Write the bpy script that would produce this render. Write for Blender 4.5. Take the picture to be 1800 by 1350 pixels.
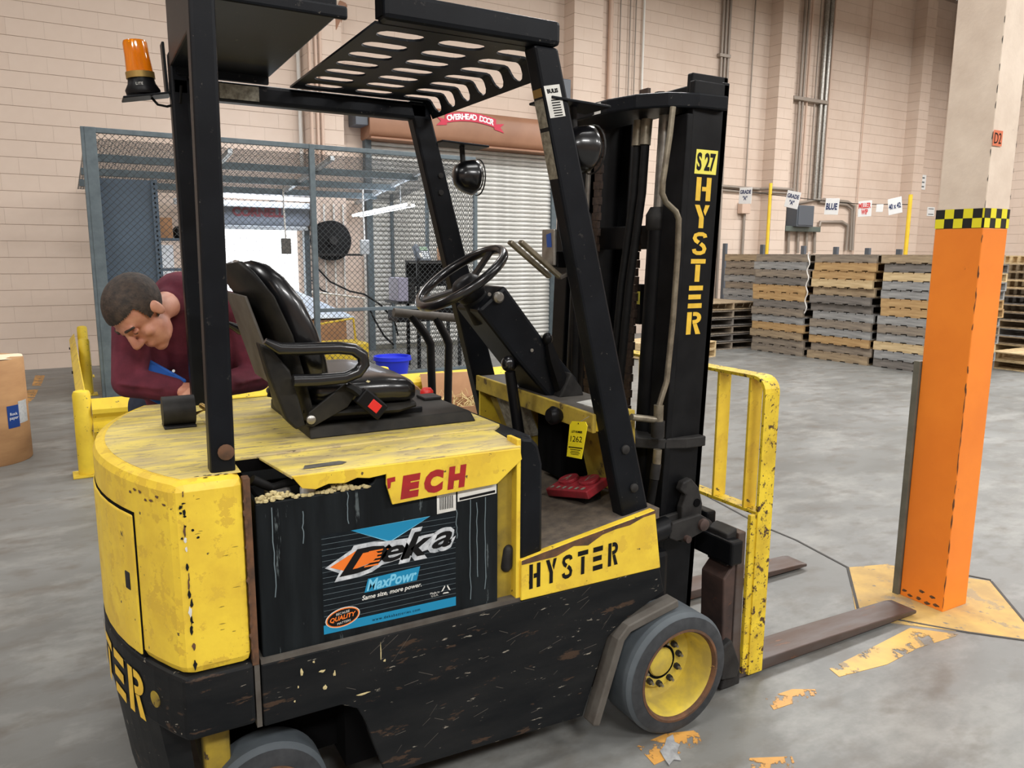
import bpy, bmesh, math, random
from mathutils import Vector, Matrix
random.seed(7)
PI = math.pi
for o in list(bpy.data.objects): bpy.data.objects.remove(o)
SC = bpy.context.scene
COL = SC.collection

# ------------------------------------------------------------------ camera
F_PX, CX, CY = 1352.0, 900.0, 675.0
PITCH, ROLL, AZ = math.radians(9.58), math.radians(0.37), math.radians(60.66)
CAM = Vector((-1.482, -2.243, 1.5))
def _axes():
    cp, sp, cr, sr = math.cos(PITCH), math.sin(PITCH), math.cos(ROLL), math.sin(ROLL)
    rt, up, fw = Vector((1, 0, 0)), Vector((0, sp, cp)), Vector((0, cp, -sp))
    r2, u2 = cr * rt + sr * up, -sr * rt + cr * up
    B = Matrix(((math.sin(AZ), math.cos(AZ), 0), (-math.cos(AZ), math.sin(AZ), 0), (0, 0, 1)))
    return B @ r2, B @ u2, B @ fw
R_, U_, F_ = _axes()
cam = bpy.data.objects.new('camera', bpy.data.cameras.new('camera'))
COL.objects.link(cam)
cam.matrix_world = Matrix(((R_.x, U_.x, -F_.x, CAM.x), (R_.y, U_.y, -F_.y, CAM.y), (R_.z, U_.z, -F_.z, CAM.z), (0, 0, 0, 1)))
cam.data.sensor_width = 36.0
cam.data.lens = F_PX / 1800 * 36.0
cam.data.clip_start, cam.data.clip_end = 0.05, 200
SC.camera = cam
def ray(px, py): return (px - CX) / F_PX * R_ - (py - CY) / F_PX * U_ + F_
def on(px, py, ax, val):                       # pixel -> point on the plane axis = val
    d = ray(px, py); return CAM + d * ((val - CAM[ax]) / d[ax])
# building frame: u along the block wall, v into the wall, z up
WM = Matrix.Translation((-1.8, 9.3, 0)) @ Matrix.Rotation(math.radians(1.5), 4, 'Z')
WI = WM.inverted()
def W(u, v, z): return WM @ Vector((u, v, z))
def onw(px, py, v=None, u=None, z=None):
    c = WI @ CAM; d = WI.to_3x3() @ ray(px, py)
    if v is not None: t = (v - c.y) / d.y
    elif u is not None: t = (u - c.x) / d.x
    else: t = (z - c.z) / d.z
    return c + d * t

# ------------------------------------------------------------------ world, lamps, exposure
wd = bpy.data.worlds.new('daylight'); SC.world = wd; wd.use_nodes = True
wd.node_tree.nodes['Background'].inputs[0].default_value = (0.93, 0.97, 1.0, 1)
wd.node_tree.nodes['Background'].inputs[1].default_value = 4.0
def area(name, u, v, z, sx, sy, power, col=(1, .985, .965)):
    l = bpy.data.lights.new(name, 'AREA'); l.shape = 'RECTANGLE'; l.size = sx; l.size_y = sy
    l.energy = power; l.color = col
    o = bpy.data.objects.new(name, l); COL.objects.link(o)
    o.location = W(u, v, z); o.rotation_euler = (0, 0, math.radians(1.5)); return o
for u, v, pw in ((-4, -4, 150), (1.5, -4.6, 140), (5.6, -5.0, 290), (10.5, -4.5, 300), (15.6, -4.5, 330), (13, -9.5, 420), (-4, -10, 180), (1.5, -10.5, 80), (7, -10, 230), (-5, -16.5, 430), (0, -16.5, 430), (5, -16.5, 430), (10, -16, 430), (15.5, -15, 430)):
    area('unseen_ceiling_lamp', u, v, 6.4, 2.4, .9, pw)  # unseen ceiling lamps, several added to brighten right wall, door and camera-facing sides
vs = SC.view_settings
vs.view_transform = 'Standard'; vs.look = 'None'; vs.gamma = 1.0; vs.exposure = 0.05
vs.use_curve_mapping = False

# ------------------------------------------------------------------ materials
def lin(c): 
    return tuple(((x / 255) / 12.92 if x / 255 <= .04045 else ((x / 255 + .055) / 1.055) ** 2.4) for x in c) + (1,)
MATS = {}
def mat(name, a, b=None, rough=.6, metal=0., scale=8., lo=.35, hi=.65, chip=None, chip_scale=14., chip_at=.66, chip2=None, chip2_scale=40., chip2_at=.7,
        soft=.03, bump=0., bump_scale=60., stretch=(1, 1, 1), emit=0., trans=0., spec=.5, coat=0., detail=4., rough_b=None, hole_at=None, hole_scale=20.):
    m = bpy.data.materials.new(name); m.use_nodes = True; MATS[name] = m
    nt = m.node_tree; N, L = nt.nodes, nt.links
    p = N['Principled BSDF']; a = lin(a)
    p.inputs['Base Color'].default_value = a
    p.inputs['Roughness'].default_value = rough; p.inputs['Metallic'].default_value = metal
    p.inputs['Specular IOR Level'].default_value = spec
    if coat: p.inputs['Coat Weight'].default_value = coat; p.inputs['Coat Roughness'].default_value = .12
    if trans: p.inputs['Transmission Weight'].default_value = trans
    if emit: p.inputs['Emission Color'].default_value = a; p.inputs['Emission Strength'].default_value = emit
    if not (b or chip or bump or hole_at): return m
    tc = N.new('ShaderNodeTexCoord'); mp = N.new('ShaderNodeMapping'); mp.inputs['Scale'].default_value = stretch
    L.new(tc.outputs['Object'], mp.inputs['Vector'])
    def noise(sc, det=detail, rg=.6):
        n = N.new('ShaderNodeTexNoise'); n.inputs['Scale'].default_value = sc; n.inputs['Detail'].default_value = det
        n.inputs['Roughness'].default_value = rg; L.new(mp.outputs['Vector'], n.inputs['Vector']); return n
    def ramp(src, l, h):
        r = N.new('ShaderNodeMapRange'); r.inputs['From Min'].default_value = l; r.inputs['From Max'].default_value = h
        L.new(src, r.inputs['Value']); return r.outputs['Result']
    col = None
    def mixc(fac, A, Bc):
        x = N.new('ShaderNodeMix'); x.data_type = 'RGBA'
        L.new(fac, x.inputs['Factor'])
        if isinstance(A, tuple): x.inputs['A'].default_value = A
        else: L.new(A, x.inputs['A'])
        x.inputs['B'].default_value = Bc
        return x.outputs['Result']
    cur = a
    if b:
        f = ramp(noise(scale).outputs['Fac'], lo, hi); cur = mixc(f, cur, lin(b))
        if rough_b is not None:
            rr = N.new('ShaderNodeMapRange'); rr.inputs['To Min'].default_value = rough; rr.inputs['To Max'].default_value = rough_b
            L.new(f, rr.inputs['Value']); L.new(rr.outputs['Result'], p.inputs['Roughness'])
    if chip: cur = mixc(ramp(noise(chip_scale, 6, .7).outputs['Fac'], chip_at, chip_at + soft), cur, lin(chip))
    if chip2: cur = mixc(ramp(noise(chip2_scale, 4, .6).outputs['Fac'], chip2_at, chip2_at + soft), cur, lin(chip2))
    if not isinstance(cur, tuple): L.new(cur, p.inputs['Base Color'])
    if bump:
        bn = N.new('ShaderNodeBump'); bn.inputs['Strength'].default_value = bump; bn.inputs['Distance'].default_value = .004
        L.new(noise(bump_scale, 5).outputs['Fac'], bn.inputs['Height']); L.new(bn.outputs['Normal'], p.inputs['Normal'])
    if hole_at:
        out = N['Material Output']; tr = N.new('ShaderNodeBsdfTransparent'); mx = N.new('ShaderNodeMixShader')
        L.new(ramp(noise(hole_scale, 6, .7).outputs['Fac'], hole_at, hole_at + .02), mx.inputs['Fac'])
        L.new(p.outputs['BSDF'], mx.inputs[1]); L.new(tr.outputs['BSDF'], mx.inputs[2]); L.new(mx.outputs['Shader'], out.inputs['Surface'])
    return m
M = MATS
mat('block_paint', (214, 196, 181), (206, 186, 170), .75, scale=1.2, bump=.12, bump_scale=180)
mat('joint_paint', (170, 150, 135), (156, 136, 120), .8, scale=2)
mat('concrete', (124, 125, 123), (98, 98, 95), .5, scale=.9, lo=.3, hi=.7, chip=(140, 140, 136), chip_scale=2.0, chip_at=.48, chip2=(98, 94, 88), chip2_scale=4.6, chip2_at=.5, soft=.24, stretch=(1, 1.7, 1), detail=9, rough_b=.4, spec=.4, bump=.05, bump_scale=30)
mat('ceiling_grey', (150, 146, 140), rough=.8)
mat('plain_wall', (200, 178, 160), rough=.8)
mat('joint_dark', (70, 68, 66), rough=.9)
mat('floor_yellow', (214, 172, 92), (184, 148, 88), .5, scale=6, chip=(140, 122, 92), chip_scale=9., chip_at=.55, hole_at=.56, hole_scale=8.)
mat('floor_orange', (206, 152, 74), (176, 130, 70), .5, scale=8, hole_at=.51, hole_scale=12.)
mat('pad_yellow', (198, 164, 94), (166, 138, 88), .75, scale=5, chip=(152, 134, 102), chip_scale=7., chip_at=.54, chip2=(124, 116, 102), chip2_at=.62, chip2_scale=16., soft=.05)
mat('lift_yellow', (240, 208, 62), (222, 186, 56), .45, scale=9, chip=(218, 182, 58), chip_scale=16., chip_at=.56, chip2=(96, 80, 46), chip2_scale=40., chip2_at=.69, soft=.015, bump=.15, bump_scale=45)
mat('worn_yellow', (236, 206, 52), (204, 172, 44), .5, scale=12, chip=(74, 52, 34), chip_scale=30., chip_at=.57, chip2=(90, 62, 40), chip2_scale=70., chip2_at=.62, bump=.2, bump_scale=60)
mat('deck_yellow', (226, 204, 104), (188, 170, 118), .6, scale=9, lo=.4, hi=.6, stretch=(.5, 2.4, 1), chip=(170, 152, 112), chip_scale=22., chip_at=.56, chip2=(90, 78, 54), chip2_scale=50., chip2_at=.66)
mat('dusty_yellow', (170, 145, 40), (120, 102, 40), .7, scale=9, chip=(70, 56, 36), chip_scale=20., chip_at=.62)
mat('guard_yellow', (234, 204, 56), (214, 182, 48), .45, scale=5, chip=(84, 78, 60), chip_scale=11., chip_at=.63, chip2=(60, 60, 58), chip2_scale=30., chip2_at=.66)
mat('lift_black', (11, 14, 19), (18, 21, 26), .42, scale=9, chip=(46, 45, 44), chip_scale=30., chip_at=.64, chip2=(92, 88, 82), chip2_scale=70., chip2_at=.69, spec=.18)
mat('skirt_black', (14, 17, 20), (30, 31, 32), .5, scale=5, stretch=(.5, 1, 2), chip=(66, 52, 42), chip_scale=12., chip_at=.6, chip2=(140, 134, 122), chip2_scale=40., chip2_at=.67, bump=.1, spec=.18)
mat('battery_black', (11, 15, 18), (26, 31, 34), .5, scale=8, stretch=(2.5, 2.5, .3), chip=(84, 92, 94), chip_scale=14., chip_at=.64, spec=.18)
mat('fender_grey', (92, 88, 82), (72, 66, 60), .65, scale=10, chip=(110, 80, 56), chip_scale=24., chip_at=.68)
mat('rust', (112, 76, 50), (70, 52, 40), .8, scale=20, chip=(150, 110, 66), chip_scale=40., chip_at=.66)
mat('floor_mat', (108, 96, 82), (82, 74, 66), .85, scale=30, bump=.4, bump_scale=120)
mat('mast_black', (8, 9, 12), (21, 22, 24), .45, scale=10, chip=(36, 35, 34), chip_scale=30., chip_at=.7, spec=.18)
mat('cast_grey', (52, 51, 50), (36, 35, 35), .55, scale=16, chip=(96, 84, 72), chip_scale=40., chip_at=.7, spec=.18)
mat('fork_steel', (98, 90, 88), (84, 66, 56), .45, metal=.45, scale=8, stretch=(.4, 2, 1), chip=(120, 82, 60), chip_scale=16., chip_at=.62)
mat('shank_rust', (84, 66, 60), (60, 50, 48), .6, metal=.3, scale=10, chip=(112, 72, 54), chip_scale=30., chip_at=.62)
mat('tyre', (84, 91, 96), (68, 75, 81), .8, scale=6, chip=(108, 112, 116), chip_scale=14., chip_at=.68)
mat('tyre_side', (40, 43, 46), (56, 58, 61), .85, scale=20)
mat('rim_yellow', (222, 198, 74), (178, 158, 82), .5, scale=10, chip=(110, 92, 60), chip_scale=30., chip_at=.66)
mat('vinyl', (13, 13, 16), (20, 20, 23), .28, scale=20, coat=.4)
mat('seat_shell', (28, 28, 28), (46, 44, 40), .5, scale=12, spec=.18)
mat('black_plastic', (16, 16, 18), rough=.4, spec=.18)
mat('dark_hole', (8, 8, 9), rough=.95, spec=.1)
mat('rubber', (14, 14, 15), (22, 22, 22), .6, scale=30, spec=.18)
mat('pipe_steel', (148, 140, 122), (112, 104, 90), .4, metal=.6, scale=25)
mat('bare_steel', (170, 168, 162), (140, 136, 130), .35, metal=.7, scale=30)
mat('chain', (84, 68, 58), (58, 48, 44), .6, metal=.4, scale=60)
mat('amber', (255, 150, 10), rough=.12, trans=.55, coat=.5)
mat('amber_core', (255, 190, 60), rough=.3)
mat('red_plastic', (214, 40, 34), rough=.4)
mat('pedal_red', (164, 42, 52), (128, 40, 48), .5, scale=30)
mat('letter_red', (168, 30, 34), (150, 28, 30), .5, scale=30)
mat('letter_yellow', (238, 196, 60), (220, 178, 52), .5, scale=30)
mat('letter_black', (20, 20, 21), rough=.5, spec=.18)
mat('sticker_white', (226, 226, 220), (205, 204, 198), .5, scale=20)
mat('sticker_grey', (160, 156, 140), (110, 104, 92), .6, scale=60)
mat('sticker_yellow', (236, 226, 92), rough=.5)
mat('tag_yellow', (246, 224, 34), rough=.55)
mat('print_blue', (16, 132, 176), rough=.4)
mat('print_sky', (120, 196, 226), rough=.4)
mat('print_orange', (238, 120, 36), rough=.4)
mat('print_glow', (222, 226, 230), (150, 156, 162), .45, scale=30)
mat('print_dark', (15, 20, 25), (22, 29, 34), .4, scale=30, spec=.18)
mat('line_grey', (104, 118, 124), rough=.5)
mat('crumbs', (214, 200, 150), (180, 164, 120), .9, scale=80)
mat('cell_grey', (110, 106, 100), (70, 68, 66), .6, scale=40)
mat('white_plastic', (226, 226, 224), rough=.45)
mat('orange_paint', (252, 142, 44), (242, 132, 40), .5, scale=3, chip=(200, 96, 30), chip_scale=9., chip_at=.68, chip2=(92, 56, 34), chip2_scale=26., chip2_at=.76)
mat('column_cream', (240, 224, 206), (222, 204, 186), .7, scale=5, chip=(120, 98, 80), chip_scale=14., chip_at=.7, bump=.2)
mat('checker_black', (26, 26, 24), rough=.5)
mat('checker_yellow', (238, 226, 40), rough=.5)
mat('olive_steel', (112, 110, 98), (96, 94, 84), .6, scale=10)
mat('cage_steel', (92, 104, 110), (78, 90, 96), .5, scale=12)
mat('mesh_wire', (66, 70, 72), rough=.5, metal=.3)
mat('locker_steel', (84, 102, 120), (76, 92, 108), .45, scale=3)
mat('deck_corrugated', (168, 166, 160), (140, 138, 132), .5, metal=.3, scale=4)
mat('galvanised', (196, 202, 206), (170, 176, 180), .4, metal=.4, scale=8)
mat('slat_steel', (212, 212, 208), (180, 180, 176), .42, metal=.1, scale=5, stretch=(1, 1, 4))
mat('hood_tan', (158, 116, 90), (144, 104, 80), .5, scale=2)
mat('sign_red', (196, 40, 70), rough=.5)
mat('cornell_grey', (128, 136, 146), rough=.4)
mat('cornell_red', (140, 70, 76), rough=.5)
mat('conduit', (150, 140, 130), rough=.5, metal=.3)
mat('conduit_paint', (204, 178, 160), rough=.6)
mat('conduit_white', (222, 220, 214), rough=.5)
mat('panel_grey', (84, 90, 98), rough=.5)
mat('trough_green', (88, 98, 92), rough=.5)
mat('post_yellow', (232, 196, 50), (214, 178, 44), .5, scale=6)
mat('sign_white', (236, 240, 242), rough=.5)
mat('text_navy', (40, 56, 100), rough=.5)
mat('text_red', (214, 70, 70), rough=.5)
mat('sign_orange', (226, 122, 84), rough=.6)
mat('cord', (226, 224, 220), rough=.7)
for i, (a, b) in enumerate([((150, 138, 122), (112, 102, 92)), ((128, 122, 116), (92, 88, 84)), ((190, 158, 110), (158, 124, 82)), ((172, 152, 122), (132, 114, 92)), ((160, 160, 158), (118, 118, 118)), ((212, 190, 148), (178, 152, 112))]):
    mat('pallet_wood_%d' % i, a, b, .8, scale=5, stretch=(6, .6, 6), chip=tuple(int(x * .6) for x in b), chip_scale=6., chip_at=.7)
mat('kraft', (178, 138, 96), (162, 122, 84), .8, scale=3, stretch=(1, 1, 4))
mat('paper_top', (228, 214, 184), rough=.85)
mat('carton', (176, 134, 98), (160, 120, 86), .85, scale=5)
mat('label_blue', (40, 84, 170), rough=.5)
mat('label_white', (232, 236, 240), (206, 212, 218), .5, scale=60)
mat('bin_blue', (28, 48, 200), rough=.35)
mat('straw', (214, 196, 140), rough=.8)
mat('dirty_yellow', (206, 178, 66), (156, 134, 58), .7, scale=9, chip=(96, 78, 44), chip_scale=16., chip_at=.58, soft=.08)
mat('scrap_grey', (164, 166, 168), (128, 130, 132), .35, scale=30, bump=.5, bump_scale=50)
mat('skin', (206, 150, 124), (190, 126, 104), .5, scale=18)
mat('hair', (66, 52, 42), (34, 27, 22), .7, scale=60, stretch=(1, 1, 1), bump=.6, bump_scale=150)
mat('maroon_cloth', (104, 38, 54), (84, 28, 44), .9, scale=18, bump=.25, bump_scale=40)
mat('jeans', (44, 52, 70), (36, 42, 58), .9, scale=30)
mat('boot', (50, 40, 34), rough=.6)
mat('cloth_blue', (30, 92, 180), rough=.7)
mat('tarp_white', (222, 232, 244), (196, 212, 232), .5, scale=3)
mat('fluoro', (235, 242, 255), rough=.4, emit=26.)
mat('phone_grey', (92, 100, 110), rough=.5)
mat('phone_screen', (88, 120, 92), rough=.3)
mat('lavender_grey', (150, 148, 168), rough=.5)
mat('lens_glass', (190, 194, 196), rough=.1)
mat('brass', (170, 140, 80), rough=.4, metal=.7)
mat('outdoor_ground', (214, 214, 212), rough=.8)
mat('mirror', (170, 176, 180), rough=.08, metal=.9)
# ------------------------------------------------------------------ geometry helpers
ORG = {}
class MB:
    def __init__(s, M=None): s.v, s.f, s.M = [], [], M
    def add(s, vs, fs):
        n = len(s.v); s.v += [(s.M @ Vector(p)) if s.M else Vector(p) for p in vs]; s.f += [tuple(i + n for i in q) for q in fs]; return s
    def box(s, x0, x1, y0, y1, z0, z1):
        return s.add([(x0, y0, z0), (x1, y0, z0), (x1, y1, z0), (x0, y1, z0), (x0, y0, z1), (x1, y0, z1), (x1, y1, z1), (x0, y1, z1)],
                     [(0, 3, 2, 1), (4, 5, 6, 7), (0, 1, 5, 4), (1, 2, 6, 5), (2, 3, 7, 6), (3, 0, 4, 7)])
    def hexa(s, p): return s.add(p, [(0, 3, 2, 1), (4, 5, 6, 7), (0, 1, 5, 4), (1, 2, 6, 5), (2, 3, 7, 6), (3, 0, 4, 7)])
    def bar(s, p0, p1, w, h, up=(0, 0, 1)):        # rectangular bar from p0 to p1
        p0, p1 = Vector(p0), Vector(p1); d = (p1 - p0).normalized(); a = Vector(up)
        sd = d.cross(a)
        if sd.length < 1e-5: sd = d.cross(Vector((1, 0, 0)))
        sd.normalize(); t = sd.cross(d).normalized()
        c = [p + sd * i * w / 2 + t * j * h / 2 for p in (p0, p1) for i, j in ((-1, -1), (1, -1), (1, 1), (-1, 1))]
        return s.hexa(c)
    def rings(s, R, cap=True, closed=False):
        n = len(R[0]); base = []
        vs = [p for r in R for p in r]; fs = []
        k = len(R)
        for i in range(k if closed else k - 1):
            a, b = i * n, ((i + 1) % k) * n
            for j in range(n): fs.append((a + j, a + (j + 1) % n, b + (j + 1) % n, b + j))
        if cap and not closed:
            fs.append(tuple(range(n - 1, -1, -1))); fs.append(tuple((k - 1) * n + j for j in range(n)))
        return s.add(vs, fs)
    def tube(s, pts, r, n=8, cap=True):
        pts = [Vector(p) for p in pts]; R = []
        rs = r if isinstance(r, (list, tuple)) else [r] * len(pts)
        t0 = (pts[1] - pts[0]).normalized(); a = Vector((0, 0, 1)) if abs(t0.z) < .9 else Vector((1, 0, 0))
        x = t0.cross(a).normalized()
        for i, p in enumerate(pts):
            t = ((pts[min(i + 1, len(pts) - 1)] - p).normalized() + (p - pts[max(i - 1, 0)]).normalized())
            if t.length < 1e-6: t = t0
            t.normalize(); x = (x - t * x.dot(t)).normalized(); y = t.cross(x)
            R.append([p + (x * math.cos(2 * PI * k / n) + y * math.sin(2 * PI * k / n)) * rs[i] for k in range(n)])
        return s.rings(R, cap)
    def cyl(s, p0, p1, r0, r1=None, n=16): return s.tube([p0, p1], [r0, r0 if r1 is None else r1], n)
    def lathe(s, prof, c, ax=(0, 0, 1), n=24, cap=True):      # prof: list of (radius, height along the axis)
        ax = Vector(ax).normalized(); x = ax.cross(Vector((0, 0, 1)) if abs(ax.z) < .9 else Vector((1, 0, 0))).normalized(); y = ax.cross(x); c = Vector(c)
        return s.rings([[c + ax * h + (x * math.cos(2 * PI * k / n) + y * math.sin(2 * PI * k / n)) * max(r, 1e-4) for k in range(n)] for r, h in prof], cap)
    def prism(s, poly, ax, d0, d1):                 # 2-D outline extruded along axis; poly in the two other axes
        o = [i for i in range(3) if i != ax]
        def P(q, d):
            r = [0, 0, 0]; r[o[0]], r[o[1]] = q; r[ax] = d; return r
        n = len(poly)
        return s.add([P(q, d0) for q in poly] + [P(q, d1) for q in poly],
                     [tuple(range(n - 1, -1, -1)), tuple(range(n, 2 * n))] + [(i, (i + 1) % n, n + (i + 1) % n, n + i) for i in range(n)])
    def ell(s, c, r, M3=None, nu=14, nv=8):
        c = Vector(c); R = []
        for j in range(nv + 1):
            th = PI * (j / nv) if 0 < j < nv else (1e-3 if j == 0 else PI - 1e-3)
            ring = []
            for i in range(nu):
                q = Vector((r[0] * math.sin(th) * math.cos(2 * PI * i / nu), r[1] * math.sin(th) * math.sin(2 * PI * i / nu), r[2] * math.cos(th)))
                ring.append(c + (M3 @ q if M3 else q))
            R.append(ring)
        return s.rings(R)
    def capsule(s, a, b, ra, rb, n=12):
        a, b = Vector(a), Vector(b); d = (b - a).normalized(); pts, rs = [], []
        for k in range(5): t = -PI / 2 + k * PI / 8; pts.append(a + d * ra * math.sin(t)); rs.append(max(ra * math.cos(t), 1e-3))
        for k in range(5): t = k * PI / 8; pts.append(b + d * rb * math.sin(t)); rs.append(max(rb * math.cos(t), 1e-3))
        return s.tube(pts, rs, n)
    def mesh(s, name, m, c=Vector((0, 0, 0)), smooth=None):
        me = bpy.data.meshes.new(name); me.from_pydata([tuple(p - c) for p in s.v], [], s.f)
        b = bmesh.new(); b.from_mesh(me); bmesh.ops.recalc_face_normals(b, faces=b.faces); b.to_mesh(me); b.free()
        if smooth is not None:
            me.shade_smooth(); me.set_sharp_from_angle(angle=math.radians(smooth))
        me.materials.append(M[m] if isinstance(m, str) else m); return me
    def obj(s, name, m, parent=None, bevel=0., smooth=None, **k):
        lo = Vector([min(p[i] for p in s.v) for i in range(3)]); hi = Vector([max(p[i] for p in s.v) for i in range(3)])
        c = Vector(((lo.x + hi.x) / 2, (lo.y + hi.y) / 2, lo.z)) if not parent else (lo + hi) / 2
        return place(name, s.mesh(name, m, c, smooth), c, parent, bevel, **k)
def place(name, me, c, parent=None, bevel=0., **k):
    o = bpy.data.objects.new(name, me); COL.objects.link(o); c = Vector(c)
    if parent: o.parent = parent; o.location = c - ORG[parent]
    else: o.location = c
    ORG[o] = c
    if bevel:
        md = o.modifiers.new('edge', 'BEVEL'); md.width = bevel; md.segments = 2; md.limit_method = 'ANGLE'; md.angle_limit = math.radians(40)
    for a, b in k.items(): o[a] = b
    return o
def thing(name, label, cat, loc, group=None):
    o = bpy.data.objects.new(name, None); COL.objects.link(o); o.location = loc; ORG[o] = Vector(loc); o.empty_display_size = .1
    o['label'] = label; o['category'] = cat
    if group: o['group'] = group
    return o
def LB(label, cat, group=None):
    d = dict(label=label, category=cat)
    if group: d['group'] = group
    return d
ST = dict(kind='structure')
def curve_mesh(outer, holes, thick):               # flat plate with holes in the xy plane
    cu = bpy.data.curves.new('plate', 'CURVE'); cu.dimensions = '2D'; cu.fill_mode = 'BOTH'; cu.extrude = thick / 2
    for pl in [outer] + holes:
        sp = cu.splines.new('POLY'); sp.points.add(len(pl) - 1); sp.use_cyclic_u = True
        for i, q in enumerate(pl): sp.points[i].co = (q[0], q[1], 0, 1)
    o = bpy.data.objects.new('tmp', cu); COL.objects.link(o)
    me = bpy.data.meshes.new_from_object(o.evaluated_get(bpy.context.evaluated_depsgraph_get()))
    bpy.data.objects.remove(o); bpy.data.curves.remove(cu); return me
_txt = {}
def text_mesh(body, size=1., bold=0., shear=0., align='CENTER', space=1.):
    key = (body, size, bold, shear, align, space)
    if key in _txt: return _txt[key]
    cu = bpy.data.curves.new('t', 'FONT'); cu.body = body; cu.size = size; cu.offset = bold; cu.shear = shear
    cu.align_x = align; cu.align_y = 'CENTER'; cu.space_line = .85; cu.space_character = space; cu.resolution_u = 3
    o = bpy.data.objects.new('tmp', cu); COL.objects.link(o)
    me = bpy.data.meshes.new_from_object(o.evaluated_get(bpy.context.evaluated_depsgraph_get()))
    bpy.data.objects.remove(o); bpy.data.curves.remove(cu); _txt[key] = me; return me
def text(name, body, m, parent, center, xdir, updir, width=None, height=None, bold=0., shear=0., size=.1, space=1.):
    """flat lettering fitted to width/height, centred, on the plane spanned by xdir and updir"""
    me = text_mesh(body, size, bold, shear, 'CENTER', space).copy()
    xs = [v.co.x for v in me.vertices]; ys = [v.co.y for v in me.vertices]
    cx, cy = (min(xs) + max(xs)) / 2, (min(ys) + max(ys)) / 2
    sx = width / (max(xs) - min(xs)) if width else None; sy = height / (max(ys) - min(ys)) if height else None
    sx = sx or sy or 1; sy = sy or sx
    X, Y = Vector(xdir).normalized(), Vector(updir).normalized()
    for v in me.vertices: v.co = X * (v.co.x - cx) * sx + Y * (v.co.y - cy) * sy
    me.materials.clear(); me.materials.append(M[m])
    return place(name, me, center, parent)
def flat(name, m, parent, pts, **k):                # flat print: polygon in world space
    b = MB(); b.add(pts, [tuple(range(len(pts)))]); return b.obj(name, m, parent, **k)
def quad(c, xd, ud, w, h):
    c, xd, ud = Vector(c), Vector(xd), Vector(ud); return [c - xd * w / 2 - ud * h / 2, c + xd * w / 2 - ud * h / 2, c + xd * w / 2 + ud * h / 2, c - xd * w / 2 + ud * h / 2]
def ribbon(path, w):
    out, inn = [], []
    for i, p in enumerate(path):
        a, b = path[max(i - 1, 0)], path[min(i + 1, len(path) - 1)]
        dx, dy = b[0] - a[0], b[1] - a[1]; l = math.hypot(dx, dy); nx, ny = -dy / l * w / 2, dx / l * w / 2
        out.append((p[0] + nx, p[1] + ny)); inn.append((p[0] - nx, p[1] - ny))
    return out + inn[::-1]
def arc(cx, cy, r, a0, a1, n=10, ry=None): return [(cx + r * math.cos(math.radians(a0 + (a1 - a0) * i / n)), cy + (ry or r) * math.sin(math.radians(a0 + (a1 - a0) * i / n))) for i in range(n + 1)]
def rect(a, b, c, d): return [(a, b), (c, b), (c, d), (a, d)]
STENCIL = {
 'H': [rect(0, 0, .32, 1.6), rect(.68, 0, 1, 1.6), rect(.40, .66, .68, .96)],
 'Y': [[(0, 1.6), (.32, 1.6), (.55, 1.02), (.66, .72), (.66, 0), (.34, 0), (.34, .72)], [(.70, 1.6), (1, 1.6), (.74, .86), (.60, 1.16)]],
 'S': [ribbon([(.86, 1.22), (.82, 1.38), (.66, 1.46), (.40, 1.46), (.2, 1.38), (.14, 1.18), (.24, 1.0), (.44, .87)], .27), ribbon([(.56, .80), (.76, .64), (.86, .44), (.80, .22), (.60, .14), (.36, .14), (.18, .24), (.14, .42)], .27)],
 'T': [rect(0, 1.28, 1, 1.6), rect(.33, 0, .66, 1.2)],
 'E': [rect(0, 0, .95, .34), rect(0, .63, .85, .97), rect(0, 1.26, .95, 1.6)],
 'R': [rect(0, 0, .32, 1.6), ribbon([(.40, 1.46)] + arc(.56, 1.18, .28, 80, -80, 8) + [(.40, .88)], .28), [(.44, .72), (.70, .76), (1, 0), (.66, 0)]]}
def stencil(name, word, m, parent, fn, w, h, gap, vertical=False):
    """stencil lettering; fn maps running (s, t) to a world point"""
    for i, ch in enumerate(word):
        b = MB()
        for pl in STENCIL[ch]:
            pts = []
            for q in pl:
                if vertical: s_, t_ = q[0] * w, -i * (h + gap) + (q[1] / 1.6 - 1) * h
                else: s_, t_ = i * (w + gap) + q[0] * w, q[1] / 1.6 * h
                pts.append(fn(s_, t_))
            n = len(pts)
            if n > 8:
                b.add(pts, [(j, j + 1, n - 2 - j, n - 1 - j) for j in range(n // 2 - 1)])
            else: b.add(pts, [tuple(range(n))])
        b.obj(name, m, parent)
def blob(b, name, m, c, parent=None, voxel=.008, it=5, keep=None, **k):
    """closed shapes fused into one continuous smooth skin"""
    me = bpy.data.meshes.new('t'); me.from_pydata([tuple(p) for p in b.v], [], b.f)
    bm = bmesh.new(); bm.from_mesh(me); bmesh.ops.recalc_face_normals(bm, faces=bm.faces); bm.to_mesh(me); bm.free()
    o = bpy.data.objects.new('tmp', me); COL.objects.link(o)
    r = o.modifiers.new('r', 'REMESH'); r.mode = 'VOXEL'; r.voxel_size = voxel
    s = o.modifiers.new('s', 'SMOOTH'); s.factor = .5; s.iterations = it
    bpy.context.view_layer.update()
    me2 = bpy.data.meshes.new_from_object(o.evaluated_get(bpy.context.evaluated_depsgraph_get()))
    bpy.data.objects.remove(o); me2.name = name
    bm = bmesh.new(); bm.from_mesh(me2)
    if keep: bmesh.ops.delete(bm, geom=[f for f in bm.faces if not keep(f.calc_center_median())], context='FACES')
    c = Vector(c)
    for v in bm.verts: v.co -= c
    bm.to_mesh(me2); bm.free(); me2.shade_smooth(); me2.materials.clear(); me2.materials.append(M[m])
    return place(name, me2, c, parent, **k)
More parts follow.
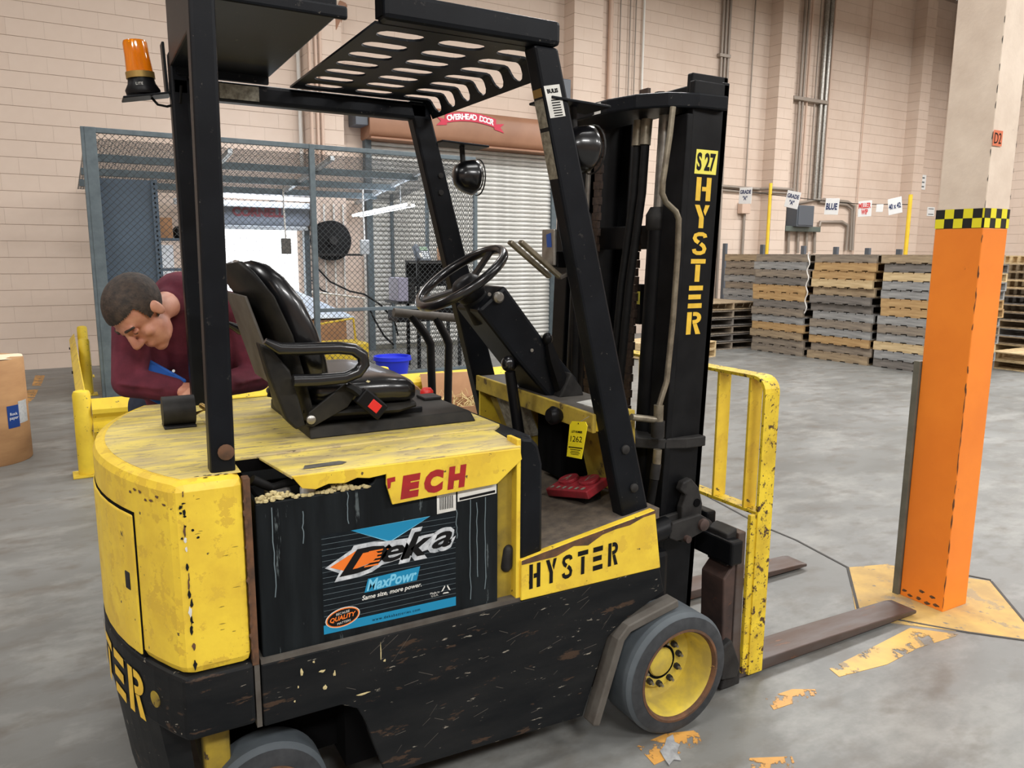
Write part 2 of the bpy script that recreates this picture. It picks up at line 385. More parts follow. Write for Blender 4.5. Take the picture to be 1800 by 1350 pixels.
def proj(P):
    d = Vector(P) - CAM; z = d.dot(F_); return (CX + F_PX * d.dot(R_) / z, CY - F_PX * d.dot(U_) / z, z)
# ------------------------------------------------------------------ the building
ROOM_U0, ROOM_U1, ROOM_V0, ROOM_H = -9.0, 19.3, -25.0, 7.6
DOCK = (2.02, 3.28, 1.86)
MB(WM).box(ROOM_U0, ROOM_U1, ROOM_V0, .3, -.2, 0).obj('floor', 'concrete', **ST)
MB(WM).box(ROOM_U0, ROOM_U1, ROOM_V0, .3, ROOM_H, ROOM_H + .2).obj('ceiling', 'ceiling_grey', **ST)
MB(WM).box(ROOM_U0 - .2, ROOM_U0, ROOM_V0, .3, 0, ROOM_H).obj('wall_left', 'plain_wall', **ST)
MB(WM).box(ROOM_U0, ROOM_U1, ROOM_V0 - .2, ROOM_V0, 0, ROOM_H).obj('wall_front', 'plain_wall', **ST)
b = MB(WM); b.box(ROOM_U0, DOCK[0], .006, .3, 0, ROOM_H); b.box(DOCK[1], ROOM_U1, .006, .3, 0, ROOM_H); b.box(DOCK[0], DOCK[1], .006, .3, DOCK[2], ROOM_H)
wall = b.obj('wall_back', 'joint_paint', **ST)
wall_r = MB(WM).box(ROOM_U1 + .006, ROOM_U1 + .3, ROOM_V0, .3, 0, ROOM_H).obj('wall_right', 'joint_paint', **ST)
PILASTERS = [(3.36, 3.86), (7.9, 8.5), (12.95, 13.4), (17.72, 18.1)]
PD = .3
CH = .2032
def block_mesh(w, h, d, name='block'):
    bb = MB(); bb.add([(-w / 2, 0, 0), (w / 2, 0, 0), (w / 2, 0, h), (-w / 2, 0, h), (-w / 2, d, 0), (w / 2, d, 0), (w / 2, d, h), (-w / 2, d, h)],
                      [(0, 1, 2, 3), (0, 4, 5, 1), (1, 5, 6, 2), (2, 6, 7, 3), (3, 7, 4, 0)]); return bb
cells = []
for row in range(int(ROOM_H / CH)):
    z0 = row * CH; u = ROOM_U0 + 5.4 + (0 if row % 2 else .2)
    while u < ROOM_U1:
        a, c = u, min(u + .4, ROOM_U1)
        parts = [(a, c)]
        if z0 < DOCK[2] - .02 and c > DOCK[0] and a < DOCK[1]:
            parts = [(a, min(c, DOCK[0]))] if a < DOCK[0] else []
            if c > DOCK[1]: parts.append((max(a, DOCK[1]), c))
        for q in parts:
            if q[1] - q[0] > .03 and not any(q[0] > p[0] - .01 and q[1] < p[1] + .01 for p in PILASTERS): cells.append((q[0], q[1], z0))
        u += .4
full = block_mesh(.3985, CH - .005, .008).mesh('block', 'block_paint')
cand = []
for cl in cells:
    if cl[1] - cl[0] < .399: continue
    x, y, d = proj(W((cl[0] + cl[1]) / 2, 0, cl[2] + .1))
    if not (-15 < x < 1815 and -10 < y < 660): continue
    u = cl[0]
    if .45 < u < 4.3 and cl[2] < 2.5: continue
    if 4.2 < u < 7.7 and cl[2] < 3.5: continue
    if 290 < x < 375 or (375 < x < 600 and y < 100): continue
    cand.append((d, cl))
cand.sort(key=lambda t: t[0])
own = set(c for d, c in cand[:300])
bulk = MB(WM)
for cl in cells:
    if cl in own:
        o = bpy.data.objects.new('block', full); COL.objects.link(o); o.parent = wall
        o.location = W((cl[0] + cl[1]) / 2, 0, cl[2]) - ORG[wall]; o.rotation_euler = (0, 0, math.radians(1.5))
    else:
        w, h, um = cl[1] - cl[0] - .0015, CH - .005, (cl[0] + cl[1]) / 2
        bulk.add([(um + p.x, p.y, cl[2] + p.z) for p in block_mesh(w, h, .008).v], [(0, 1, 2, 3), (0, 4, 5, 1), (1, 5, 6, 2), (2, 6, 7, 3), (3, 7, 4, 0)])
bulk.obj('block_courses', 'block_paint', wall, kind='stuff')
for (a, c) in PILASTERS:
    MB(WM).box(a + .006, c - .006, -PD + .006, .004, 0, ROOM_H).obj('pilaster', 'joint_paint', wall)
    bb = MB(WM)
    for row in range(int(ROOM_H / CH)):
        m_ = a + (.2 if row % 2 else .38); z0, z1 = row * CH, row * CH + CH - .005
        bb.box(a, m_ - .001, -PD, 0, z0, z1); bb.box(m_ + .001, c, -PD, 0, z0, z1)
    bb.obj('pilaster_courses', 'block_paint', wall, kind='stuff')
bb = MB(WM)
for row in range(int(ROOM_H / CH)):
    v = -13.0 + (.2 if row % 2 else 0)
    while v < 0:
        bb.box(ROOM_U1, ROOM_U1 + .008, v + .001, min(v + .399, 0), row * CH, row * CH + CH - .005); v += .4
bb.obj('block_courses', 'block_paint', wall_r, kind='stuff')

# slab joints and floor paint
def floor_poly(name, m, pix, label, cat, z=.0015, group=None, ux=None):
    pts = [on(p[0], p[1], 2, 0.) for p in pix] if ux is None else [Vector((p[0], p[1], 0)) for p in ux]
    bb = MB(); bb.prism([(p.x, p.y) for p in pts], 2, .0002, z); return bb.obj(name, m, None, **LB(label, cat, group))
pad = [(1490, 998), (1560, 992), (1600, 1003), (1742, 1022), (1830, 1128), (1700, 1112), (1570, 1096), (1505, 1082)]
floor_poly('floor_marking', 'pad_yellow', pad, 'yellow painted concrete pad around the base of the orange column', 'floor marking', .002)
floor_poly('floor_marking', 'floor_yellow', [(1458, 1176), (1475, 1190), (1560, 1168), (1612, 1140), (1688, 1116), (1600, 1104), (1530, 1140)], 'worn yellow floor stripe leading up to the column pad', 'floor marking')
floor_poly('floor_marking', 'floor_orange', [(1345, 1228), (1360, 1248), (1432, 1224), (1440, 1212), (1392, 1212)], 'scuffed yellow paint remnant on bare concrete short of the fork heel', 'floor marking')
floor_poly('floor_marking', 'floor_orange', [(1120, 1312), (1150, 1345), (1235, 1306), (1225, 1284), (1170, 1290)], 'orange paint patch with peeling film under the front tyre', 'floor marking')
floor_poly('floor_marking', 'floor_orange', [(1310, 1352), (1318, 1333), (1392, 1330), (1400, 1350)], 'faint tan paint remnant alone on the open concrete', 'floor marking')
floor_poly('floor_marking', 'floor_orange', [(62, 660), (79, 660), (72, 678), (56, 678)], 'orange floor dash nearest the block wall', 'floor marking')
floor_poly('floor_marking', 'floor_orange', [(48, 686), (68, 684), (60, 700), (45, 713), (42, 700)], 'broken orange floor dash beside the brown paper roll', 'floor marking')
pf = MB(); pp = [on(p[0], p[1], 2, 0.) for p in [(1160, 1322), (1168, 1312), (1172, 1299), (1183, 1293), (1186, 1306), (1195, 1311), (1190, 1324), (1197, 1338), (1184, 1337), (1176, 1347), (1168, 1336)]]
pf.prism([(p.x, p.y) for p in pp], 2, .002, .0045); pf.obj('plastic_scrap', 'scrap_grey', None, **LB('crumpled clear plastic scrap stuck on the orange patch by the tyre', 'scrap'))
for pts in [[(1235, 868), (1340, 925), (1400, 950), (1490, 998)], [(1490, 998), (1510, 1078)], [(1742, 1022), (1830, 1128)], [(1510, 1078), (1700, 1112), (1830, 1130)], [(1598, 1003), (1640, 1000), (1742, 1020)]]:
    bb = MB(); q = [on(p[0], p[1], 2, 0.) for p in pts]
    for i in range(len(q) - 1): bb.bar(q[i] + Vector((0, 0, .0005)), q[i + 1] + Vector((0, 0, .0005)), .012, .005)
    bb.obj('slab_joint', 'joint_dark', None, kind='structure')

# ------------------------------------------------------------------ roll-up door with hood
D0, D1, DH = 4.34, 7.62, 3.3
dr = thing('door_1', 'closed grey steel slat roll-up door under a tan hood', 'door', W((D0 + D1) / 2, -.06, 0)); dr['kind'] = 'structure'
prof = [(-.0, 0), (-.018, .014), (-.024, .034), (-.018, .054), (0, .068), (.004, .068), (.004, 0)]
sm = MB(); sm.rings([[Vector((s * (D1 - D0) / 2, p[0], p[1])) for p in prof] for s in (-1, 1)])
slat_me = sm.mesh('slat', 'slat_steel', smooth=50)
for i in range(int(DH / .071)):
    o = bpy.data.objects.new('slat', slat_me); COL.objects.link(o); o.parent = dr
    o.location = W((D0 + D1) / 2, -.06, .06 + i * .071) - ORG[dr]; o.rotation_euler = (0, 0, math.radians(1.5))
MB(WM).box(D0, D1, -.09, -.03, 0, .06).obj('bottom_bar', 'olive_steel', dr, .005)
for a in (D0 - .1, D1): MB(WM).box(a, a + .1, -.13, -.01, 0, DH + .15).obj('guide', 'cage_steel', dr, .006)
hd = [(0, 3.2), (-.05, 3.17), (-.36, 3.21), (-.4, 3.3), (-.4, 3.6), (-.34, 3.7), (0, 3.74)]
hb = MB(WM); hb.rings([[Vector((s, p[0], p[1])) for p in hd] for s in (D0 - .12, D1 + .1)]); hb.obj('hood', 'hood_tan', dr, smooth=60)
hb = MB(WM); hb.box(D0 - .1, D1 + .1, -.39, -.33, 3.17, 3.2); hb.obj('hood_lip', 'hood_tan', dr, .004)
MB(WM).box(D0 - .32, D0 - .13, -.36, -.04, 3.35, 3.75).obj('chain_box', 'panel_grey', dr, .01)
# arched red ribbon sign with white lettering
su, sz = onw(828, 205, v=-.41).x, 3.56
rb = MB(WM)
topc = [(su + x, sz + .06 - .30 * x * x) for x in [i * .05 - .45 for i in range(19)]]
rb.rings([[Vector((p[0], v, p[1] + dz)) for dz, v in ((.06, -.412), (-.075, -.412), (-.075, -.405), (.06, -.405))] for p in topc])
rb.prism([(su - .42, sz - .02), (su - .58, sz + .0), (su - .52, sz - .05), (su - .6, sz - .12), (su - .42, sz - .1)], 1, -.411, -.404)
rb.prism([(su + .42, sz - .02), (su + .6, sz + .0), (su + .53, sz - .06), (su + .6, sz - .14), (su + .42, sz - .1)], 1, -.411, -.404)
sg = rb.obj('ribbon_sign', 'sign_red', dr)
word = 'OVERHEAD DOOR'
for i, ch in enumerate(word):
    if ch == ' ': continue
    x = (i - 6) * .063; ang = math.atan(-.6 * x)
    xd = WM.to_3x3() @ Vector((math.cos(ang), 0, math.sin(ang))); ud = WM.to_3x3() @ Vector((-math.sin(ang), 0, math.cos(ang)))
    text('sign_letter', ch, 'sign_white', sg, W(su + x, -.414, sz + .053 - .30 * x * x), xd, ud, height=.088, bold=.004)

# ------------------------------------------------------------------ dock door behind the cage, daylight outside
dk = thing('door_2', 'raised dock door with grey hood over a bright daylight opening', 'door', W(2.65, -.02, 0)); dk['kind'] = 'structure'
hp = [(0, 1.88), (-.16, 1.88), (-.2, 1.93), (-.2, 2.16), (0, 2.2)]
hb = MB(WM); hb.rings([[Vector((s, p[0], p[1])) for p in hp] for s in (1.9, 3.34)]); hb.obj('hood', 'cornell_grey', dk, smooth=40)
text('brand_lettering', 'CORNELL', 'cornell_red', dk, W(2.62, -.203, 2.06), WM.to_3x3() @ Vector((1, 0, 0)), (0, 0, 1), width=.72, height=.13, bold=.006)
MB(WM).box(1.95, 3.32, -.17, -.02, 1.82, 1.875).obj('header_bar', 'galvanised', dk, .006)
for a in (DOCK[0] - .1, DOCK[1]): MB(WM).box(a, a + .09, -.1, .25, 0, 1.85).obj('jamb', 'cage_steel', dk, .006)
MB(WM).box(-3, 9, .3, 9, -.25, -.2).obj('outdoor_ground', 'outdoor_ground', None, kind='structure')
# ------------------------------------------------------------------ wall conduits and electrical gear
def pipe(name, pts, r, m, label, cat='conduit', group=None):
    return MB(WM).tube(pts, r, 8).obj(name, m, None, smooth=60, **LB(label, cat, group))
def vpipe(px, py, r, m, label, z0=0., z1=7.5, v=-.05, group=None):
    u = onw(px, py, v=v).x; return pipe('conduit', [(u, v, z0), (u, v, z1)], r, m, label, group=group)
G = 'vertical wall conduits'
vpipe(527, 180, .03, 'conduit_white', 'white vertical conduit on the wall left of the first pilaster', 2.75)
for px, m, lb_ in ((547, 'conduit_paint', 'beige painted conduit at the left edge of the pilaster above the cage'), (558, 'conduit_paint', 'beige painted conduit in the middle of the pilaster above the cage'), (566, 'conduit_paint', 'beige painted conduit nearest the door hood on the pilaster above the cage')): vpipe(px, 190, .022, m, lb_, 2.75, v=-PD - .03, group='painted conduits on the cage pilaster')
for (px, r, m), od in zip(((1055, .03, 'conduit_paint'), (1073, .045, 'conduit_paint'), (1090, .012, 'conduit'), (1107, .012, 'conduit'), (1117, .012, 'conduit'), (1131, .022, 'conduit_white')), ('first', 'second', 'third', 'fourth', 'fifth', 'sixth and white')):
    vpipe(px, 60, r, m, 'conduit beside the roll-up door pilaster, %s from the pilaster' % od, group='conduits beside the door pilaster')
for px, od in ((1270, 'on the door side'), (1276, 'in the middle'), (1282, 'on the side of the breaker panel')): vpipe(px, 60, .028, 'conduit', 'steel conduit of the strapped trio, ' + od, group='strapped trio of conduits')
u0, u1 = onw(1266, 86, v=-.09).x, onw(1285, 86, v=-.09).x
MB(WM).box(u0, u1, -.1, -.005, 5.3, 5.36).obj('conduit_strap', 'conduit', None, .004, **LB('steel strap clamping the trio of conduits', 'strap'))
vpipe(1323, 100, .014, 'conduit', 'single thin conduit between the trio and the pilaster', 2.3)
for (px, r, m), od in zip(((1405, .03, 'conduit'), (1411, .026, 'conduit'), (1418, .022, 'conduit_paint'), (1432, .016, 'conduit'), (1443, .05, 'bare_steel'), (1451, .05, 'bare_steel'), (1457, .02, 'conduit_paint')), ('nearest the pilaster', 'second from the pilaster', 'third from the pilaster, painted', 'slimmest', 'first of two thick bright ones', 'second of two thick bright ones', 'thin painted outermost one')):
    vpipe(px, 180, r, m, 'conduit in the bundle above the breaker panel, ' + od, 2.7, v=-.07, group='conduit bundle above the breaker panel')
u0, u1 = onw(1395, 176, v=-.14).x, onw(1456, 176, v=-.14).x
MB(WM).box(u0, u1, -.15, -.005, 4.72, 4.79).obj('conduit_strap', 'conduit', None, .004, **LB('unistrut strap across the bundle above the breaker panel', 'strap'))
vpipe(1523, 150, .012, 'conduit_paint', 'painted thin conduit on the shaded wall past the breaker panel', 0.)
def wp(px, py, v=-.06): p = onw(px, py, v=v); return (p.x, v, p.z)
def wu(u, z, v=-.06): return (u, v, z)
za, zb = onw(1300, 330, v=-.06).z, onw(1300, 337, v=-.06).z
pipe('conduit', [wu(10.2, za + .02), wu(12.84, za), wu(12.86, za, -.36), wu(13.47, za, -.36), wu(13.49, za), wu(13.75, za), wu(14.0, za - .25), wp(1440, 350)], .03, 'conduit', 'upper horizontal conduit running along the wall toward the breaker panel')
pipe('conduit', [wu(10.2, zb + .02, -.05), wu(12.88, zb, -.05), wu(12.9, zb, -.34), wu(13.43, zb, -.34), wu(13.45, zb, -.05), wu(13.7, zb, -.05), wu(13.9, zb - .15, -.05)], .02, 'conduit', 'lower horizontal conduit running along the wall toward the breaker panel')
pipe('conduit', [wp(1440, 350), wp(1490, 355), wp(1502, 362), wp(1501, 375), wp(1498, 440)], .035, 'conduit', 'outer bent conduit turning down the wall right of the breaker panel')
pipe('conduit', [wp(1440, 355), wp(1488, 360), wp(1497, 367), wp(1494, 440)], .03, 'conduit', 'inner bent conduit turning down the wall right of the breaker panel')
pipe('conduit', [wp(1440, 398), wp(1442, 390), wp(1480, 390), wp(1490, 396), wp(1487, 440)], .035, 'conduit', 'low looped conduit leaving the wiring trough')
pipe('conduit', [wp(1362, 440), wp(1362, 404), wp(1370, 400), wp(1385, 401)], .035, 'conduit', 'elbowed conduit entering the left end of the wiring trough')
a, c = onw(1400, 398, v=-.3), onw(1432, 362, v=-.3)
bp = thing('breaker_panel', 'dark grey electrical breaker panel on the block wall', 'electrical panel', W((a.x + c.x) / 2, -.15, a.z))
MB(WM).box(a.x, c.x, -.3, -.01, a.z, c.z).obj('cabinet', 'panel_grey', bp, .01); MB(WM).box(a.x + .03, c.x - .03, -.315, -.298, a.z + .03, c.z - .03).obj('door_panel', 'panel_grey', bp, .006)
a, c = onw(1381, 406, v=-.2), onw(1443, 399, v=-.2)
MB(WM).box(a.x, c.x, -.2, -.01, a.z, c.z).obj('wiring_trough', 'trough_green', None, .008, **LB('long green-grey wiring trough under the breaker panel', 'wiring trough'))
for px, od in ((1386, 'first'), (1403, 'second'), (1418, 'third'), (1432, 'fourth')): pipe('conduit', [wp(px, 406), wp(px - 1, 445)], .035, 'conduit', 'short conduit under the wiring trough, %s from the pilaster end' % od, group='drop conduits below the trough')
a = onw(1311, 365, v=-.12); MB(WM).box(a.x - .12, a.x + .12, -.14, -.01, a.z - .12, a.z + .1).obj('junction_box', 'conduit_paint', None, .01, **LB('small painted junction box on the wall under the first GRADE A sign', 'junction box'))
vpipe(1307, 400, .03, 'conduit', 'conduit dropping from the painted junction box', 0., onw(1311, 365, v=-.12).z - .12)
a = onw(996, 155, v=-PD - .2); MB(WM).box(a.x - .08, a.x + .1, -PD - .18, -PD - .002, a.z - .2, a.z + .15).obj('switch_box', 'panel_grey', None, .01, **LB('grey electrical box on the pilaster above the roll-up door jamb', 'switch box'))
# yellow bollard by the roll-up door
p = onw(1022, 614, z=0)
bo = thing('bollard', 'yellow steel bollard standing alone by the roll-up door pilaster', 'bollard', W(p.x, p.y, 0))
MB(WM).lathe([(.085, 0), (.085, .8), (.07, .84), (.03, .855)], (p.x, p.y, 0), n=20).obj('post', 'guard_yellow', bo, smooth=50); MB(WM).lathe([(.11, 0), (.11, .012)], (p.x, p.y, 0), n=20).obj('base_flange', 'rust', bo)
u = onw(1025, 330, v=-.45).x
MB(WM).cyl((u, -.4, 0), (u, -.4, 2.75), .03, n=12).obj('yellow_pole', 'post_yellow', None, smooth=60, **LB('thin yellow pole standing against the wall behind the mast', 'pole'))
# small electrics on door pilaster
for px, od in ((985, 'nearer the roll-up door'), (990, 'farther from the roll-up door')): vpipe(px, 560, .025, 'bare_steel', 'bare steel conduit at the door pilaster foot, ' + od, 0., 1.3, v=-PD - .03, group='conduits at the pilaster foot')

# sloping brown brace high on the wall above the cage
a, c = onw(604, 5, v=-.3), onw(560, 125, v=-.12)
MB(WM).bar((a.x, -.3, a.z), (c.x, -.12, c.z), .12, .1).obj('wall_brace', 'hood_tan', None, .01, **LB('tan sloping brace high on the wall above the cage', 'brace'))
# ------------------------------------------------------------------ chain-link tool cage
CU0, CU1, CV = .41, 4.66, -2.84
cg = thing('tool_cage', 'grey steel chain-link tool cage standing against the block wall', 'cage', W((CU0 + CU1) / 2, CV, 0))
def chain_link(P, du, H, z0, step=.066, r=.0028):
    """diamond wire mesh between P(s, z): s in 0..du"""
    bb = MB()
    def seg(s0, zz0, s1, zz1):
        a, c = Vector(P(s0, zz0)), Vector(P(s1, zz1)); bb.tube([a, c], r, 3, False)
    k = -H
    while k < du:
        s0, zz0 = max(k, 0), z0 + max(-k, 0); L = min(du - s0, z0 + H - zz0)
        if L > .01:
            seg(s0, zz0, s0 + L, zz0 + L); seg(du - s0, zz0, du - s0 - L, zz0 + L)
        k += step
    return bb
CT = 2.68
def cpost(u, v, z1=CT, name='post', w=.045): MB(WM).box(u - w / 2, u + w / 2, v - w / 2, v + w / 2, 0, z1).obj(name, 'cage_steel', cg, .004)
for u in (CU0, 2.61): cpost(u, CV, w=.06)
cpost(CU1, CV, 2.62); cpost(CU1, -1.4, 2.5); cpost(CU1, -.1, 2.4); cpost(CU0 + .25, -.1, 2.4)
for z0, z1 in ((CT - .05, CT), (.04, .08)): MB(WM).box(CU0, CU1, CV - .025, CV + .025, z0, z1).obj('rail', 'cage_steel', cg, .004)
MB(WM).box(2.61, CU1, CV - .015, CV + .015, .83, .87).obj('rail', 'cage_steel', cg, .004)
MB(WM).box(CU1 - .02, CU1 + .02, CV, -.1, .83, .87).obj('rail', 'cage_steel', cg, .004)
MB(WM).box(CU0, CU0 + .10, CV - .035, CV + .02, 0, CT).obj('corner_angle', 'cage_steel', cg, .004)
chain_link(lambda s, z: W(CU0 + s, CV, z), 2.2, 2.55, .08).obj('wire_mesh', 'mesh_wire', cg, kind='stuff')
chain_link(lambda s, z: W(2.61 + s, CV, z), CU1 - 2.61, 2.55, .08).obj('wire_mesh', 'mesh_wire', cg, kind='stuff')
chain_link(lambda s, z: W(CU1, CV + s, z), -CV - .1, 2.35, .08).obj('wire_mesh', 'mesh_wire', cg, kind='stuff')
# sloping wire mesh roof over the cage
def roof_z(v): return 2.3 + (CT - .08 - 2.3) * (v / CV)
chain_link(lambda s, q: W(CU0 + s, CV + (q - .0), roof_z(CV + q) - .02), CU1 - CU0, -CV - .03, 0., .06).obj('roof_mesh', 'mesh_wire', cg, kind='stuff')
for v in (-2.2, -1.45, -.75): MB(WM).box(CU0, CU1 - .5, v - .03, v + .03, roof_z(v) - .11, roof_z(v) - .03).obj('purlin', 'cage_steel', cg, .004)
for u in (1.75, 2.85, CU1 - .55): MB(WM).bar((u, CV, roof_z(CV) - .05), (u, -.03, roof_z(0) - .05), .05, .05).obj('rafter', 'galvanised', cg, .004)
# fluorescent strips inside the cage
def strip_light(label, c0, c1, grp=None):
    t = thing('strip_light', label, 'light fixture', W((c0[0] + c1[0]) / 2, (c0[1] + c1[1]) / 2, c0[2]), grp)
    MB(WM).bar(c0, c1, .07, .05).obj('housing', 'white_plastic', t, .01)
    d = (Vector(c1) - Vector(c0)).normalized(); s = d.cross(Vector((0, 0, 1)))
    for k in (-.06, .06): MB(WM).cyl(Vector(c0) + s * k + Vector((0, 0, -.01)), Vector(c1) + s * k + Vector((0, 0, -.01)), .016, n=10).obj('tube', 'fluoro', t, smooth=60)
    for q in (.15, .85):
        p = Vector(c0).lerp(Vector(c1), q); MB(WM).cyl(p, p + Vector((0, 0, .3)), .006, n=6).obj('hanger', 'galvanised', t)
strip_light('lit fluorescent strip hanging along the right side of the cage', (4.05, -2.2, 2.12), (3.95, -.5, 2.05))
strip_light('lit fluorescent strip under the mesh roof in front of the dock door hood', (1.75, -.55, 2.26), (3.25, -.55, 2.24))
MB(WM).box(1.5, 3.3, -.36, -.28, 2.12, 2.2).obj('slotted_rail', 'galvanised', cg, .004)
# pull-down outlets on cords
def pendant(label, px, py, v, m):
    p = onw(px, py, v=v); t = thing('pendant_outlet', label, 'outlet box', W(p.x, v, p.z - .1))
    MB(WM).box(p.x - .06, p.x + .06, v - .03, v + .03, p.z - .12, p.z + .08).obj('box', m, t, .008)
    MB(WM).tube([(p.x, v, p.z + .08), (p.x - .012, v, p.z + .5), (p.x - .005, v, roof_z(v) - .02)], .012, 6).obj('cord', 'cord', t)
pendant('grey pull box hanging on a pale cord against the daylight opening', 503, 430, -1.4, 'cell_grey')
pendant('pale outlet box on a white drop beside the hose reel', 641, 432, -1.2, 'galvanised')
# locker side panel with punched flanges
a = onw(165, 312, v=-2.6); c = onw(274, 318, v=-2.6)
lk = thing('shelving_unit', 'blue-grey steel shelving end panel with punched edge flanges inside the cage', 'shelving', W((a.x + c.x) / 2, -2.4, 0))
MB(WM).box(a.x, c.x, -2.58, -2.565, .1, a.z).obj('end_panel', 'locker_steel', lk)
for x0 in (a.x - .01, c.x - .05):
    MB(WM).box(x0, x0 + .06, -2.605, -2.58, 0, a.z + .01).obj('upright', 'locker_steel', lk, .003)
    hb = MB(WM)
    for k in range(44): hb.box(x0 + .022, x0 + .036, -2.608, -2.604, .12 + k * .048, .14 + k * .048)
    hb.obj('punched_holes', 'dark_hole', lk, kind='stuff')
for z in (.3, .8, 1.3, 1.62): MB(WM).box(a.x, c.x + .5, -2.56, -2.1, z, z + .025).obj('shelf', 'locker_steel', lk, .003)
MB(WM).box(c.x + .47, c.x + .5, -2.14, -2.1, 0, 2.1).obj('upright', 'locker_steel', lk, .003)
p = onw(283, 396, v=-2.4); MB(WM).box(p.x - .09, p.x + .1, -2.5, -2.3, 1.645, 1.86).obj('small_carton', 'carton', None, .004, **LB('small brown carton on the top shelf behind the punched panel', 'carton'))
MB(WM).lathe([(.05, 0), (.06, .02), (.06, .1), (.03, .13)], (p.x + .18, -2.35, 1.645), n=16).obj('jar', 'black_plastic', None, smooth=50, **LB('dark round jar beside the small brown carton', 'jar'))
q = onw(287, 470, v=-.02)
MB(WM).box(q.x - .2, q.x + .14, -.02, -.005, q.z - .5, q.z + .3).obj('wall_notice', 'label_white', None, **LB('white plastic notice sheet on the wall behind the cage mesh', 'notice'))
# hose reel on the pilaster
hr = onw(584, 423, v=-PD - .2)
t = thing('hose_reel', 'black round hose reel mounted on the pilaster inside the cage', 'hose reel', W(hr.x, -PD, hr.z - .25))
yv = WM.to_3x3() @ Vector((0, 1, 0))
for k in (-.02, .13): MB().lathe([(.28, 0), (.285, .012), (.28, .024)], W(hr.x, -PD - .2 + k, hr.z), yv, 28).obj('flange', 'rubber', t, smooth=40)
MB().lathe([(.23, 0), (.25, .06), (.23, .12)], W(hr.x, -PD - .19, hr.z), yv, 24).obj('hose_coil', 'rubber', t, smooth=40)
MB().lathe([(.06, 0), (.06, .08), (.02, .09)], W(hr.x, -PD - .28, hr.z), yv, 16).obj('hub', 'cast_grey', t, smooth=40)
MB(WM).bar((hr.x - .3, -PD - .26, hr.z - .2), (hr.x + .42, -PD - .26, hr.z - .2), .03, .03).obj('guide_arm', 'cast_grey', t)
MB(WM).box(hr.x - .08, hr.x + .08, -PD - .07, -PD - .002, hr.z - .18, hr.z + .18).obj('bracket', 'cast_grey', t, .006)
# loose black hoses
def wt(px, py, v): q = onw(px, py, v=v); return W(q.x, v, q.z)
for pix, lab in (([(552, 465), (580, 495), (615, 512), (640, 517), (668, 535), (692, 560), (700, 590)], 'black air hose sagging from the hose reel across the cage'), ([(548, 492), (565, 510), (580, 516)], 'short black hose loop near the middle cage post'),
                 ([(648, 540), (660, 565), (675, 590), (692, 606)], 'thin black cable drooping toward the phone stand')):
    MB().tube([wt(x, y, -.9) for x, y in pix], .014, 6).obj('hose', 'rubber', None, smooth=60, **LB(lab, 'hose'))
# white conduits inside the cage
for px, od in ((573, 'nearest the dock opening'), (590, 'middle one'), (606, 'nearest the pale outlet box')):
    u = onw(px, 480, v=-PD - .03).x; pipe('conduit', [(u, -PD - .03, .3), (u, -PD - .03, 2.2)], .014, 'conduit_white', 'white conduit behind the hose reel, ' + od, group='white conduits behind the reel')
u = onw(643, 480, v=-.04).x; pipe('conduit', [(u, -.04, .0), (u, -.04, 1.7)], .03, 'conduit_white', 'white pipe on the wall below the pale outlet box')
# tarp-covered stack, cart, phone stand
p0 = onw(500, 512, v=-.75); p1 = onw(607, 553, v=-.75)
b = MB(WM); zz = p0.z; b.hexa([(p0.x - .55, -1.25, p1.z), (p1.x, -1.25, p1.z - .01), (p1.x - .05, -.55, p1.z), (p0.x - .55, -.55, p1.z),
                             (p0.x - .1, -1.0, zz), (p0.x + .1, -1.0, zz + .02), (p0.x + .1, -.62, zz + .02), (p0.x - .1, -.62, zz)])
b.obj('tarp', 'tarp_white', None, .02, **LB('pale blue-white plastic sheet draped in a slope over a carton stack', 'tarp'))
for i in range(3):
    MB(WM).box(p0.x - .5 + i * .42, p0.x - .12 + i * .42, -1.2, -.62, 0, p1.z - .03).obj('carton', 'carton', None, .006, **LB(['brown carton under the tarp next to the dock opening', 'brown carton in the middle under the white tarp', 'brown carton under the lower end of the white tarp'][i], 'carton'))
MB(WM).tube([tuple(onw(548, 513, v=-1.3)), tuple(onw(640, 524, v=-1.3)), tuple(onw(642, 545, v=-1.3)), tuple(onw(642, 640, v=-1.3))], .018, 6).obj('white_pipe', 'conduit_white', None, smooth=60, **LB('bent white pipe rail standing inside the cage', 'pipe'))
a = onw(560, 640, v=-1.9); c = onw(634, 618, v=-1.9)
yc = thing('yellow_cart', 'yellow steel cart body with a tubular handle behind the mesh', 'cart', W((a.x + c.x) / 2, -1.7, 0))
MB(WM).box(a.x - .15, c.x + .1, -1.95, -1.45, .1, onw(600, 604, v=-1.9).z).obj('body', 'guard_yellow', yc, .02)
MB(WM).tube([(a.x, -1.5, .3), (a.x - .02, -1.5, .55), (c.x + .05, -1.5, .63), (c.x + .08, -1.5, .3)], .018, 8).obj('handle', 'guard_yellow', yc, smooth=60)
for x in (a.x, c.x): MB().lathe([(.08, 0), (.085, .02), (.08, .04)], W(x, -1.99, .085), yv, 18).obj('wheel', 'rubber', yc, smooth=40)
